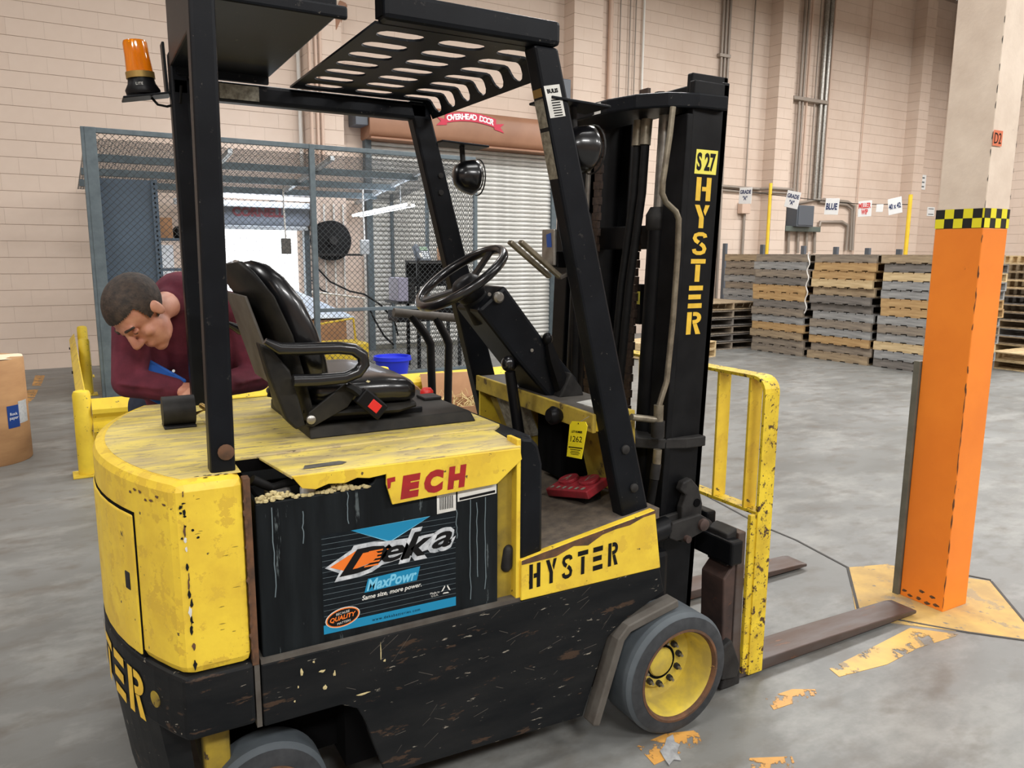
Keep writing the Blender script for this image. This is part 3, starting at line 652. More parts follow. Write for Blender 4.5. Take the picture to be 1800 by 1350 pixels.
# phone stand
s0 = onw(733, 458, v=-2.25); s1 = onw(800, 462, v=-2.25)
ps = thing('phone_stand', 'black steel stand with shelves holding a desk phone', 'stand', W((s0.x + s1.x) / 2, -2.05, 0))
TZ = s0.z
MB(WM).box(s0.x, s1.x + .1, -2.25, -1.85, TZ - .03, TZ).obj('top', 'cast_grey', ps, .004)
for x in (s0.x + .02, s1.x + .07):
    for v in (-2.23, -1.88): MB(WM).box(x - .02, x + .02, v - .02, v + .02, 0, TZ - .03).obj('leg', 'mast_black', ps, .003)
MB(WM).box(s0.x, s1.x + .1, -1.88, -1.86, TZ - .35, TZ - .04).obj('back_panel', 'mast_black', ps, .003)
MB(WM).box(s0.x - .3, s1.x + .1, -2.3, -1.85, .86, .89).obj('shelf', 'mast_black', ps, .004)
MB(WM).box(s0.x - .28, s1.x + .05, -2.25, -1.9, .62, .8).obj('drawer', 'black_plastic', ps, .01)
ph = thing('desk_phone', 'grey desk telephone with handset and keypad on the black stand', 'telephone', W(s0.x + .12, -2.1, TZ))
PH = Matrix.Translation(W(s0.x + .14, -2.1, TZ)) @ Matrix.Rotation(math.radians(1.5), 4, 'Z') @ Matrix.Rotation(math.radians(58), 4, 'X')
b = MB(PH); b.box(-.1, .12, -.02, .2, .0, .035); b.obj('body', 'phone_grey', ph, .008)
MB(PH).box(-.01, .1, .13, .185, .035, .042).obj('screen', 'phone_screen', ph)
MB(PH).capsule((-.065, 0, .06), (-.065, .185, .06), .026, .026).obj('handset', 'phone_grey', ph, smooth=60)
for i in range(4):
    for j in range(3): MB(PH).box(.0 + j * .034, .024 + j * .034, .005 + i * .03, .025 + i * .03, .035, .042).obj('key', 'galvanised', ph)
MB(PH).box(-.06, -.03, -.005, .06, .085, .09).obj('label_strip', 'sticker_white', ph)
MB(WM).box(s1.x - .1, s1.x + .08, -2.1, -1.9, TZ, TZ + .18).obj('carton', 'carton', None, .005, **LB('brown carton beside the desk phone on the stand', 'carton'))
cp_ = onw(706, 515, v=-2.15)
ct = thing('computer_tower', 'pale grey computer tower with exposed black side on the stand shelf', 'computer', W(cp_.x, -2.1, .89))
MB(WM).box(cp_.x - .1, cp_.x + .04, -2.28, -1.95, .89, cp_.z + .2).obj('case', 'lavender_grey', ct, .008)
MB(WM).box(cp_.x + .042, cp_.x + .15, -2.27, -1.97, .89, cp_.z + .2).obj('side', 'black_plastic', ct, .008)
for k in range(5): MB(WM).box(cp_.x + .06, cp_.x + .13, -2.276, -2.268, cp_.z - .1 + k * .05, cp_.z - .07 + k * .05).obj('drive_bay', 'cast_grey', ct)
# blue waste bin in front of the cage
p = onw(690, 648, v=-3.25)
bn = thing('waste_bin', 'round bright blue plastic bin in front of the cage', 'bin', W(p.x, -3.25, 0))
MB().lathe([(.15, .0), (.155, .01), (.2, .3), (.215, .3), (.215, .33), (.19, .33), (.185, .3), (.14, .02), (.0, .02)], W(p.x, -3.25, 0), n=28).obj('body', 'bin_blue', bn, smooth=40)
MB().lathe([(.205, .285), (.222, .287), (.222, .30), (.205, .302)], W(p.x, -3.25, 0), n=28).obj('rim', 'bin_blue', bn, smooth=40)

# ------------------------------------------------------------------ yellow guard rail with posts
RV = -5.72
def gpost(u, v, h, label, r=.055):
    t = thing('guard_post', label, 'bollard', W(u, v, 0)); MB(WM).lathe([(r, 0), (r, h - .03), (r * .85, h - .008), (r * .4, h)], (u, v, 0), n=24).obj('pipe', 'guard_yellow', t, smooth=50)
    MB(WM).box(u - .09, u + .09, v - .09, v + .09, 0, .012).obj('base_plate', 'guard_yellow', t, .003)
gpost(.135, RV, .585, 'yellow guard post with grey chipped patches at the rail corner')
gpost(.27, -2.35, .6, 'yellow guard post near the left edge of the cage'); gpost(.3, -1.0, .62, 'yellow guard post closest to the block wall')
gpost(4.6, RV + .07, .585, 'yellow guard post at the far end of the long rail')
gpost(2.3, RV + .07, .585, 'yellow guard post in the middle of the long rail')
def w_beam(name, label, A, Bp, z0, h):
    t = thing(name, label, 'guard rail', W(*A, 0) if False else W((A[0] + Bp[0]) / 2, (A[1] + Bp[1]) / 2, 0))
    a, c = Vector((A[0], A[1], 0)), Vector((Bp[0], Bp[1], 0)); nrm = (c - a).normalized().cross(Vector((0, 0, 1)))
    pr = [(0, 0), (.015, .02), (.05, .07), (.05, .10), (.012, .135), (.012, .165), (.05, .20), (.05, .23), (.015, .28), (0, .30)]
    k = h / .30
    full_ = [(x, z * k) for x, z in pr] + [(x - .006, z * k) for x, z in pr[::-1]]
    MB(WM).rings([[q + nrm * x + Vector((0, 0, z0 + z)) for x, z in full_] for q in (a, c)]).obj('beam', 'guard_yellow', t, smooth=15)
    for q in (.06, .5, .94):
        w = a.lerp(c, q); MB(WM).lathe([(.014, 0), (.014, .012)], w + nrm * .05 + Vector((0, 0, z0 + h * .5)), WM.to_3x3().inverted() @ nrm if False else nrm, 10).obj('bolt', 'cast_grey', t)
w_beam('guard_rail', 'yellow corrugated guard rail running in front of the cage from the corner post', (.19, RV), (4.55, RV), .23, .29)
w_beam('guard_rail', 'yellow guard rail seen edge-on between the corner post and the wall', (.21, -.9), (.16, RV + .06), .23, .29)
# brown paper roll at left
rl = thing('paper_roll', 'tall brown kraft-wrapped paper roll with a blue and white label', 'paper roll', (-2.17, 4.36, 0))
MB().lathe([(.30, 0), (.305, .01), (.305, .735), (.30, .745)], (-2.17, 4.36, 0), n=40).obj('wrap', 'kraft', rl, smooth=40)
b = MB(); R_N = 40
b.rings([[Vector((-2.17 + r * math.cos(2 * PI * k / R_N), 4.36 + r * math.sin(2 * PI * k / R_N), .746 + .006 * math.sin(5 * 2 * PI * k / R_N) * (r > .2))) for k in range(R_N)] for r in (.30, .2, .05)], cap=False)
b.add([(-2.17 + .05 * math.cos(2 * PI * k / R_N), 4.36 + .05 * math.sin(2 * PI * k / R_N), .746) for k in range(R_N)], [tuple(range(R_N))]); b.obj('top_paper', 'paper_top', rl)
def roll_patch(name, a0, a1, z0, z1, m):
    bb = MB(); n = 8
    bb.rings([[Vector((-2.17 + .3065 * math.cos(math.radians(a0 + (a1 - a0) * i / n)), 4.36 + .3065 * math.sin(math.radians(a0 + (a1 - a0) * i / n)), z)) for z in (z0, z1)] for i in range(n + 1)], cap=False); return bb.obj(name, m, rl)
lb = roll_patch('label', -52, -34, .26, .42, 'label_blue'); roll_patch('label', -34, -14, .28, .44, 'label_white')
am = math.radians(-43)
for k, wd_ in enumerate(('Rock', 'paper')):
    text('label_text', wd_, 'label_white', lb, (-2.17 + .308 * math.cos(am), 4.36 + .308 * math.sin(am), .36 - k * .035), (-math.sin(am), math.cos(am), 0), (0, 0, 1), width=.06 + .012 * k)
# open cardboard box behind the forklift
bx = thing('cardboard_box', 'open brown cardboard box with raised flaps and straw packing on the floor', 'cardboard box', (1.15, 3.25, 0))
BM = Matrix.Translation((1.15, 3.25, 0)) @ Matrix.Rotation(math.radians(-8), 4, 'Z')
for s, n in ((((-.26, .26, -.21, -.2), 'side_panel')), (((-.26, .26, .2, .21), 'side_panel')), (((-.26, -.25, -.2, .2), 'end_panel')), (((.25, .26, -.2, .2), 'end_panel'))): MB(BM).box(*s, .005, .33).obj(n, 'carton', bx)
MB(BM).box(-.25, .25, -.2, .2, .0, .01).obj('bottom', 'carton', bx)
MB(BM).hexa([(-.26, .2, .33), (.26, .2, .33), (.26, .205, .335), (-.26, .205, .335), (-.27, .3, .52), (.27, .3, .52), (.27, .306, .522), (-.27, .306, .522)]).obj('flap', 'carton', bx)
MB(BM).hexa([(-.26, -.2, .33), (-.255, -.2, .335), (-.255, .2, .335), (-.26, .2, .33), (-.42, -.2, .50), (-.415, -.2, .505), (-.415, .2, .505), (-.42, .2, .50)]).obj('flap', 'carton', bx)
MB(BM).hexa([(.26, -.2, .33), (.255, -.2, .335), (.255, .2, .335), (.26, .2, .33), (.42, -.2, .26), (.415, -.2, .265), (.415, .2, .265), (.42, .2, .26)]).obj('flap', 'carton', bx)
b = MB(BM)
for i in range(140):
    x, y, z = random.uniform(-.22, .22), random.uniform(-.17, .17), .26 + random.uniform(0, .1); a = random.uniform(0, 2 * PI); l = random.uniform(.04, .12)
    b.tube([(x, y, z), (x + l * math.cos(a) * .5, y + l * math.sin(a) * .5, z + random.uniform(.01, .05)), (x + l * math.cos(a), y + l * math.sin(a), z)], .0018, 3)
b.obj('straw_packing', 'straw', bx, kind='stuff')
# black tubular push handle of a platform truck standing beyond the forklift
pt = thing('platform_truck', 'black platform truck with a bent tubular push handle beyond the seat', 'hand truck', (-.1, 1.35, 0))
def oy(px, py, y): return on(px, py, 1, y)
MB().cyl(oy(692, 549, 1.2), oy(801, 559, 1.2), .021, n=12).obj('handle_bar', 'fender_grey', pt, smooth=60)
for k in ([(722, 553), (748, 588), (757, 605), (760, 705)], [(765, 556), (783, 590), (789, 605), (787, 716)]):
    pp = [oy(x, y, 1.2) for x, y in k]; pp.append(Vector((pp[-1].x, 1.2, .2))); MB().tube(pp, .02, 10).obj('upright', 'mast_black', pt, smooth=60)
MB().box(-.45, .35, 1.15, 1.65, .16, .2).obj('platform', 'cast_grey', pt, .006)
for x in (-.35, .25):
    for y in (1.22, 1.58): MB().lathe([(.06, -.02), (.06, .02)], (x, y, .06), (0, 1, 0), 16).obj('caster', 'rubber', pt, smooth=40); 
for x in (-.35, .25):
    for y in (1.22, 1.58): MB().box(x - .02, x + .02, y - .03, y + .03, .06, .162).obj('caster_fork', 'cast_grey', pt)

# ------------------------------------------------------------------ pallets
PW, PL, PH_ = 1.0, 1.18, .1175
def pallet_meshes(k):
    m = 'pallet_wood_%d' % k
    st = MB().box(-PL / 2 + .0, -PL / 2 + .038, -PW / 2, PW / 2, .014, PH_ - .016).mesh('stringer', m)
    tb = MB().box(-PL / 2, PL / 2, -.064, .064, PH_ - .016, PH_ - .001).mesh('deck_board', m)
    bb_ = MB().box(-PL / 2, PL / 2, -.064, .064, 0, .014).mesh('bottom_board', m)
    return st, tb, bb_
PMS = [pallet_meshes(k) for k in range(6)]
TONE = ['grey-brown', 'dark grey', 'golden', 'tan', 'silver-grey', 'pale new']
ORD = ['bottom', 'second', 'third', 'fourth', 'fifth', 'sixth', 'seventh', 'eighth', 'ninth', 'tenth', 'eleventh', 'twelfth', 'thirteenth', 'fourteenth']
def pallet(u, v, z, rot, tone, label, group, tops=7, bots=5):
    t = thing('wooden_pallet', label, 'pallet', W(u, v, z), group); t.rotation_euler = (0, 0, math.radians(1.5) + rot)
    st, tb, bb_ = PMS[tone]
    def ch(n, me, x, y): o = bpy.data.objects.new(n, me); COL.objects.link(o); o.parent = t; o.location = (x, y, 0)
    for i in range(3): ch('stringer', st, i * (PL - .038) / 2, 0)
    for i in range(tops): ch('deck_board', tb, 0, -PW / 2 + .064 + i * (PW - .128) / (tops - 1))
    for i in range(bots): ch('bottom_board', bb_, 0, -PW / 2 + .064 + i * (PW - .128) / (bots - 1))
tones = {'B': [0, 0, 3, 2, 4, 0, 1, 2, 2, 1, 0, 4, 0], 'C': [3, 0, 2, 4, 0, 4, 1, 1, 3, 5, 2, 2, 0, 2], 'D': [1, 4, 5, 4, 0, 4, 2, 2, 4, 4, 5, 1, 3], 'A': [0, 1, 0, 0, 1, 0, 4, 4, 0, 4, 0, 0, 3]}
SD = {'A': 'stack beside the mast', 'B': 'stack left of the strap', 'C': 'stack right of the strap', 'D': 'stack by the orange column'}
for s, vc, du in (('A', -2.3, .45), ('B', -3.37, 0), ('C', -4.47, .02), ('D', -5.55, .04)):
    for i in range(13):
        k = tones[s][i]; pallet(9.7 + PL / 2 + du + random.uniform(-.025, .025), vc + random.uniform(-.03, .03), i * PH_, random.uniform(-.012, .012), k,
                                '%s wooden pallet, %s from the floor in the %s' % (TONE[k], ORD[i] if i else 'lowest', SD[s]), 'pallets stacked in the row')
# turned stack of open-ended pallets in front, low light pallets, far stack past the column
for i in range(6):
    pallet(9.45, -2.2, i * .128, 0, [0, 1, 0, 1, 0, 3][i], 'open-ended grey pallet, %s from the floor in the short turned stack' % (ORD[i] if i else 'lowest'), 'short pallet stack')
q = onw(1255, 625, z=0)
for i in range(2): pallet(q.x - .75, q.y + .25, i * .12, .25, 5, 'pale low pallet near the load backrest, %s one of two' % ('lower', 'upper')[i], 'pale pallet pair')
for i in range(13):
    pallet(12.58, -5.98, i * PH_, PI / 2 + random.uniform(-.01, .01), [3, 5, 3, 4, 3, 0, 3, 1, 3, 5, 3, 3, 5][i], 'notched tan pallet, %s from the floor in the far stack' % (ORD[i] if i else 'lowest'), 'pallets stacked past the column', 5)
for i in range(2): pallet(11.52, -6.5, i * PH_, PI / 2, 5, 'pale pallet, %s of the low pair at the foot of the far stack' % ('lower', 'upper')[i], 'low pair at the far stack')
cp2 = [W(9.64, -3.93 + .02 * math.sin(i * 1.3), 1.56 - i * .045) for i in range(21)]
MB().tube(cp2, .009, 6).obj('hanging_strap', 'cord', None, smooth=60, **LB('white strap end hanging down between two pallet stacks', 'strap'))
# overhead-line signs between yellow posts
PU = 11.5
posts = []
for px, py, lab in ((1355, 322, 'yellow pole behind the pallets next to the first GRADE A sign'), (1601, 342, 'yellow pole behind the pallets near the 40 x 42 sign')):
    q = onw(px, py, u=PU); MB(WM).cyl((PU, q.y, 0), (PU, q.y, q.z), .03, n=12).obj('yellow_pole', 'post_yellow', None, smooth=60, **LB(lab, 'pole')); posts.append(q)
q0 = onw(1285, 330, u=PU)
MB(WM).tube([(PU, q0.y + .5, q0.z + .05), (PU, posts[0].y, posts[0].z - .2), tuple(onw(1462, 355, u=PU)), tuple(onw(1520, 359, u=PU)), (PU, posts[1].y, posts[1].z - .15)], .006, 5).obj('sign_wire', 'rubber', None, **LB('thin wire strung between the yellow poles carrying the signs', 'wire'))
def hang_sign(name, label, px, py, w, h, tilt, lines, m, u=PU, face='sign_white'):
    q = onw(px, py, u=u - .03); c = W(q.x, q.y, q.z); xd = WM.to_3x3() @ Vector((0, -math.cos(tilt), -math.sin(tilt))); ud = WM.to_3x3() @ Vector((0, -math.sin(tilt), math.cos(tilt))); nn_ = WM.to_3x3() @ Vector((-1, 0, 0))
    t = thing(name, label, 'sign', c - Vector((0, 0, h / 2)))
    b = MB(); a = quad(c, xd, ud, w, h); b.hexa([p - nn_ * .006 for p in a] + [p for p in a]); b.obj('board', face, t, .003)
    for (tx, dx, dy, tw, th) in lines: text('sign_text', tx, m, t, c + xd * dx + ud * dy + nn_ * .003, xd, ud, width=tw, height=th, bold=.004)
    return t
S = 27
hang_sign('hanging_sign', 'white sign reading GRADE A left of the first yellow pole', 1310, 344, .31, .30, .04, [('GRADE', 0, .07, .27, .075), ('"A"', 0, -.045, .11, .08)], 'text_navy')
hang_sign('hanging_sign', 'tilted white sign reading GRADE A right of the first yellow pole', 1393, 351, .30, .29, .22, [('GRADE', 0, .06, .26, .075), ('"A"', 0, -.05, .11, .08)], 'text_navy')
hang_sign('hanging_sign', 'white sign with dark blue BLUE lettering', 1462, 363, .27, .27, .06, [('BLUE', 0, 0, .22, .11)], 'text_navy')
hang_sign('hanging_sign', 'white sign with red MILLER WIP lettering', 1520, 367, .24, .25, -.02, [('MILLER', 0, .05, .22, .085), ('WIP', 0, -.05, .12, .085)], 'text_red')
hang_sign('hanging_sign', 'small blank pale card hanging beside the red-lettered sign', 1546, 366, .12, .12, .03, [], 'text_navy')
hang_sign('hanging_sign', 'white sign reading 40 x 42 beside the second yellow pole', 1573, 362, .23, .25, -.16, [('40 x 42', 0, 0, .2, .085)], 'text_navy')
def wall_sign(label, px, py, w, h, rows):
    q = onw(px, py, v=-.02); c = W(q.x, -.012, q.z); xd = WM.to_3x3() @ Vector((1, 0, 0)); t = thing('wall_sign', label, 'sign', c - Vector((0, 0, h / 2)))
    MB(WM).box(q.x - w / 2, q.x + w / 2, -.012, -.002, q.z - h / 2, q.z + h / 2).obj('board', 'sign_white', t)
    for i in range(rows): MB(WM).box(q.x - w * .36, q.x + w * .36, -.0135, -.0125, q.z + h * (.3 - i * .6 / max(rows - 1, 1)) - h * .05, q.z + h * (.3 - i * .6 / max(rows - 1, 1)) + h * .05).obj('print_line', 'line_grey', t)
wall_sign('white notice high on the shaded wall by the column', 1619, 320, .42, .35, 3)
wall_sign('small white notice on the shaded wall at the checker band', 1637, 372, .3, .22, 2)
# dark rack posts behind the pallets
for i, px in enumerate((1275, 1341, 1413, 1470, 1526, 1581)):
    q = onw(px, [428, 430, 432, 434, 436, 438][i], u=PU + .2); MB(WM).box(PU + .17, PU + .23, q.y - .04, q.y + .04, 0, q.z).obj('rack_post', 'panel_grey', None, .004, **LB('dark grey rack post above the pallet tops, %s from the mast' % ('first', 'second', 'third', 'fourth', 'fifth', 'sixth')[i], 'post', 'rack posts behind the pallets'))

# ------------------------------------------------------------------ orange column
cl = thing('column', 'square column, orange below a black and yellow checker band, cream above', 'column', (1.725, -.36, 0)); X0, X1, Y0, Y1 = 1.64, 1.812, -.46, -.262
MB().box(X0, X1, Y0, Y1, 0, 1.615).obj('orange_wrap', 'orange_paint', cl, .004)
MB().box(X0 + .002, X1 - .002, Y0 + .002, Y1 - .002, 1.615, ROOM_H).obj('cream_shaft', 'column_cream', cl, .004)
MB().box(X0 - .001, X1 + .001, Y0 - .001, Y1 + .001, 1.615, 1.69).obj('checker_band', 'checker_black', cl)
sq = .038
def checks(P, L):
    n = int(L / sq) + 1
    for i in range(n):
        for j in range(2):
            if (i + j) % 2: continue
            s0, s1 = i * sq, min((i + 1) * sq, L)
            if s1 - s0 < .003: continue
            flat('checker_square', 'checker_yellow', cl, [P(s0, 1.615 + j * sq), P(s1, 1.615 + j * sq), P(s1, 1.615 + (j + 1) * sq - .0005), P(s0, 1.615 + (j + 1) * sq - .0005)])
checks(lambda s, z: Vector((X0 - .0018, Y1 - s, z)), Y1 - Y0); checks(lambda s, z: Vector((X0 + s, Y0 - .0018, z)), X1 - X0)
MB().box(X0 - .012, X0 + .03, Y1 + .002, Y1 + .03, 0, 1.06).obj('edge_guard', 'olive_steel', cl, .002)
c = on(1754, 243, 1, Y0 - .003); dsg = flat('bay_sign', 'sign_orange', cl, quad(c, Vector((1, 0, 0)), Vector((0, 0, 1)), .062, .058)); text('sign_text', 'D2', 'letter_black', dsg, c + Vector((0, -.001, 0)), (1, 0, 0), (0, 0, 1), width=.046, height=.04)

# chipped paint along the column corner and foot
random.seed(21)
def chip_at(P, s, z, ws, hz):
    n = 9; return [P(s + ws * math.cos(2 * PI * i / n) * random.uniform(.4, 1.1), z + hz * math.sin(2 * PI * i / n) * random.uniform(.5, 1.1)) for i in range(n)]
FA = lambda s, z: Vector((X0 - .0008, Y0 + max(s, 0), max(z, .002))); FB = lambda s, z: Vector((X0 + max(s, 0), Y0 - .0008, max(z, .002)))
for z, h in ((1.57, .02), (1.44, .03), (1.36, .025), (1.3, .03), (1.22, .02), (1.05, .02), (.97, .03), (.90, .05), (.82, .05), (.74, .04), (.66, .05), (.55, .03), (.48, .04), (.40, .05), (.30, .04), (.22, .03), (.12, .05), (.05, .04)):
    w = random.uniform(.003, .007)
    flat('paint_chip', 'rust', cl, chip_at(FA, 0, z, w, h)); flat('paint_chip', 'rust', cl, chip_at(FB, 0, z + random.uniform(-.02, .02), w * .8, h * .8))
for s_, z in ((.03, .02), (.07, .014), (.11, .02), (.15, .016), (.18, .03), (.05, .05), (.10, .055)): flat('paint_chip', 'rust', cl, chip_at(FA, s_, z, .016, .008))
for k in range(9):
    z = 1.72 + k * .085 + random.uniform(-.02, .02); flat('paint_chip', 'joint_dark', cl, chip_at(lambda s, zz: Vector((X0 + .001, Y0 + .002 + max(s, 0), zz)), 0, z, .004, .02)); flat('paint_chip', 'joint_dark', cl, chip_at(lambda s, zz: Vector((X1 - .002 - max(s, 0), Y0 + .001, zz)), 0, z + .04, .004, .015))
# ------------------------------------------------------------------ the forklift (x forward, y to its left, z up)
FL = thing('forklift', 'worn yellow and black electric sit-down forklift', 'forklift', (-.6, 0, 0))
NS = -.50                                            # near side plane
ARC_C, ARC_R = -.546, .934
def arc_x(y, k=0.): return ARC_C - math.sqrt(max((ARC_R + k) ** 2 - y * y, 0))
def rear_outline(k=0., ye=.5, n=20, xf=-1.19): return [(xf, -ye)] + [(arc_x(-ye + 2 * ye * i / n, k), -ye + 2 * ye * i / n) for i in range(n + 1)] + [(xf, ye)]
# counterweight
o = MB().prism(rear_outline(), 2, .556, 1.008).obj('counterweight', 'lift_yellow', FL, .022)
pl = [p for p in rear_outline(-.03, .47)]
MB().prism(pl, 2, 1.0075, 1.0092).obj('counterweight_top', 'deck_yellow', FL)
o = MB().prism(rear_outline(.006, .503), 2, .40, .556).obj('counterweight_band', 'skirt_black', FL, .01)
b = MB(); ys = [-.40 + .9 * i / 16 for i in range(17)]
b.rings([[Vector((arc_x(y, .003), y, .41)), Vector((arc_x(y, -.03), y, .14)), Vector((arc_x(y, -.07), y, .14)), Vector((arc_x(y, -.05), y, .41))] for y in ys]); b.obj('rear_skirt', 'skirt_black', FL)
MB().box(-1.30, -1.24, -.42, .42, .2, .42).obj('rear_axle_beam', 'dusty_yellow', FL, .01)
# access panel on the rear curve
def cpatch(y0, y1, z0, z1, k0, k1, n=10):
    b = MB(); b.rings([[Vector((arc_x(y, k1), y, z0)), Vector((arc_x(y, k1), y, z1)), Vector((arc_x(y, k0), y, z1)), Vector((arc_x(y, k0), y, z0))] for y in [y0 + (y1 - y0) * i / n for i in range(n + 1)]]); return b
cpatch(-.358, .36, .56, .914, -.01, .0015).obj('panel_gap', 'dark_hole', FL)
ap = cpatch(-.352, .352, .562, .906, -.008, .005).obj('access_panel', 'lift_yellow', FL, .004)
cpatch(-.325, -.30, .715, .76, 0, .006, 3).obj('latch_hole', 'cast_grey', ap, .003)
def band_pt(s, z): a = s / ARC_R; return Vector((ARC_C - (ARC_R + .0085) * math.cos(a), (ARC_R + .0085) * math.sin(a), z))
stencil('stencil_letter', 'HYSTER', 'letter_yellow', FL, lambda s, t: band_pt(.255 - s, .395 + t), .085, .118, .022)
for p in ((arc_x(-.40) - .006, -.40, .47),): MB().lathe([(.02, -.004), (.02, .002)], p, (-1, -.4, 0), 16).obj('tow_hole', 'dusty_yellow', FL, smooth=40)
MB().box(-1.192, -1.176, -.497, -.47, .545, 1.0).obj('frame_edge', 'rust', FL, .002)
# side skirts
sk = [(-1.173, .545), (.028, .545), (.05, .462), (-.10, .40), (-.165, .36), (-.25, .125), (-.872, .15), (-.905, .249), (-.925, .32), (-.945, .362), (-.985, .385), (-1.173, .385)]
for s in (-1, 1): MB().prism(sk, 1, s * .5, s * .472).obj('side_skirt', 'skirt_black', FL, .004)
MB().box(-1.188, -1.176, -.495, -.47, .385, .545).obj('skirt_gap_strip', 'fender_grey', FL)
MB().prism([(-1.173, .545), (-.47, .545), (-.47, .556), (-1.173, .556)], 1, -.5, -.44).obj('skirt_ledge', 'fender_grey', FL)
for s in (-1, 1):
    fp = ribbon([(.085, .425), (-.06, .395), (-.105, .385), (-.135, .355), (-.22, .10)], .026)
    MB().prism(fp, 1, s * .475, s * .53).obj('fender', 'fender_grey', FL, .004)
MB().box(-.95, .05, -.40, .40, .14, .5).obj('frame_box', 'dark_hole', FL)
MB().box(-1.24, -.93, -.32, .32, .16, .5).obj('drive_housing', 'dark_hole', FL)
# yellow side panels, floor, front post
yp = [(-.472, .549), (.026, .546), (-.004, .737), (-.41, .676), (-.472, .666)]
for s in (-1, 1): MB().prism(yp, 1, s * .506, s * .48).obj('side_panel', 'lift_yellow', FL, .003)
tr = MB(); e = [(-.472, .667), (-.41, .677), (-.36, .684), (-.30, .694), (-.25, .701), (-.2, .708), (-.15, .715), (-.1, .722), (-.05, .73), (-.004, .737)]
dd = [.012, .02, .026, .016, .03, .014, .012, .016, .008, .01]
tr.add([(x, -.5075, z) for x, z in e] + [(x, -.5075, z - d) for (x, z), d in zip(e, dd)], [(i, i + 1, 11 + i, 10 + i) for i in range(9)]); tr.obj('bare_edge', 'rust', FL)
MB().hexa([(-.46, -.485, .63), (.03, -.485, .70), (.03, .485, .70), (-.46, .485, .63), (-.46, -.485, .66), (.03, -.485, .732), (.03, .485, .732), (-.46, .485, .66)]).obj('floor_plate', 'floor_mat', FL)
MB().bar(on(960, 931, 2, .672) + Vector((0, 0, .003)), on(1011, 948, 2, .672) + Vector((0, 0, .003)), .012, .006).obj('floor_slot', 'dark_hole', FL)
stencil('stencil_letter', 'HYSTER', 'letter_black', FL, lambda s, t: Vector((-.447 + s, -.5072, .578 + t + s * .045)), .036, .072, .018)
# black upright at the battery front
pp = [(-.47, .655), (-.395, .665), (-.398, .93), (-.412, .985), (-.432, 1.005), (-.47, 1.012)]
for s in (-1, 1): MB().prism(pp, 1, s * .492, s * .44).obj('cowl_post', 'lift_black', FL, .01)
MB().box(-.47, -.40, -.44, .44, .66, 1.0).obj('cowl_wall', 'lift_black', FL, .01)
MB().box(-.484, -.471, -.497, -.44, .55, 1.01).obj('post_flange', 'lift_yellow', FL, .002)
MB().box(-.535, -.484, -.47, -.455, .55, .95).obj('post_inner', 'dusty_yellow', FL)
MB().capsule((-.50, -.468, .645), (-.495, -.468, .69), .018, .016).obj('cover_latch', 'cast_grey', FL, smooth=60)
# battery
bt = MB().prism([(-1.166, .547), (-.536, .547), (-.536, .975), (-.868, .975), (-.885, .945), (-.905, .935), (-1.166, .934)], 1, -.488, -.478).obj('battery', 'battery_black', FL, .004)
MB().box(-1.160, -.54, -.478, .44, .547, .90).obj('battery_case', 'battery_black', bt)
MB().box(-1.166, -1.158, -.478, .44, .547, .935).obj('battery_wall', 'battery_black', bt)
for i in range(4):
    for j in range(3): MB().box(-1.145 + i * .15, -1.01 + i * .15, -.46 + j * .2, -.28 + j * .2, .90, .918).obj('cell', 'black_plastic', bt, .006)
MB().box(-1.13, -1.075, -.462, -.40, .918, .955).obj('cell_connector', 'cell_grey', bt, .012)
MB().box(-1.055, -1.02, -.468, -.445, .918, .95).obj('terminal_cap', 'white_plastic', bt, .005)
MB().box(-1.0, -.92, -.45, -.41, .918, .94).obj('cell_connector', 'cell_grey', bt, .01); MB().box(-.96, -.93, -.47, -.46, .915, .922).obj('terminal_cap', 'pedal_red', bt, .002)
MB().tube([(-1.165, -.46, .985), (-1.12, -.45, .955), (-1.05, -.44, .965), (-.97, -.4, .96)], .011, 8).obj('cable', 'rubber', bt, smooth=60)
b = MB()
for i in range(190):
    x = random.choice([random.gauss(-1.12, .03), random.gauss(-.97, .045)]); x = min(max(x, -1.16), -.875)
    r = random.uniform(.003, .008); b.ell((x, -.483 + random.uniform(-.008, .006), .936 + random.uniform(0, .018) * math.exp(-((x + 1.12) / .05) ** 2) + random.uniform(0, .016) * math.exp(-((x + .97) / .03) ** 2)), (r, r, r * .7), None, 5, 3)
b.obj('crumbs', 'crumbs', bt, kind='stuff')
LY = -.4886
def bp_(x, z, k=0): return Vector((x, LY - .0004 * k, z))
lab = flat('battery_label', 'print_dark', bt, [bp_(-1.018, .832), bp_(-.664, .832), bp_(-.664, .573), bp_(-1.02, .578)])
for i in range(17): 
    z = .595 + i * .0142; flat('label_line', 'line_grey', bt, [bp_(-1.018, z, 1), bp_(-.664, z - .002, 1), bp_(-.664, z - .0012, 1), bp_(-1.018, z + .0008, 1)])
flat('label_band', 'print_blue', bt, [bp_(-1.02, .578, 2), bp_(-.664, .573, 2), bp_(-.664, .598, 2), bp_(-1.02, .601, 2)])
flat('label_triangle', 'print_blue', bt, [bp_(-.945, .832, 2), bp_(-.845, .787, 2), bp_(-.738, .833, 2)])
flat('label_triangle_edge', 'print_sky', bt, [bp_(-.945, .832, 1.5), bp_(-.845, .784, 1.5), bp_(-.735, .834, 1.5)])
_unused = [(-1.012, .747), (-.96, .774), (-.93, .788), (-.87, .782), (-.84, .776), (-.79, .802), (-.745, .806), (-.73, .79), (-.672, .792), (-.676, .752), (-.745, .742), (-.775, .728), (-.81, .738), (-.85, .735), (-.90, .727), (-.975, .712)]
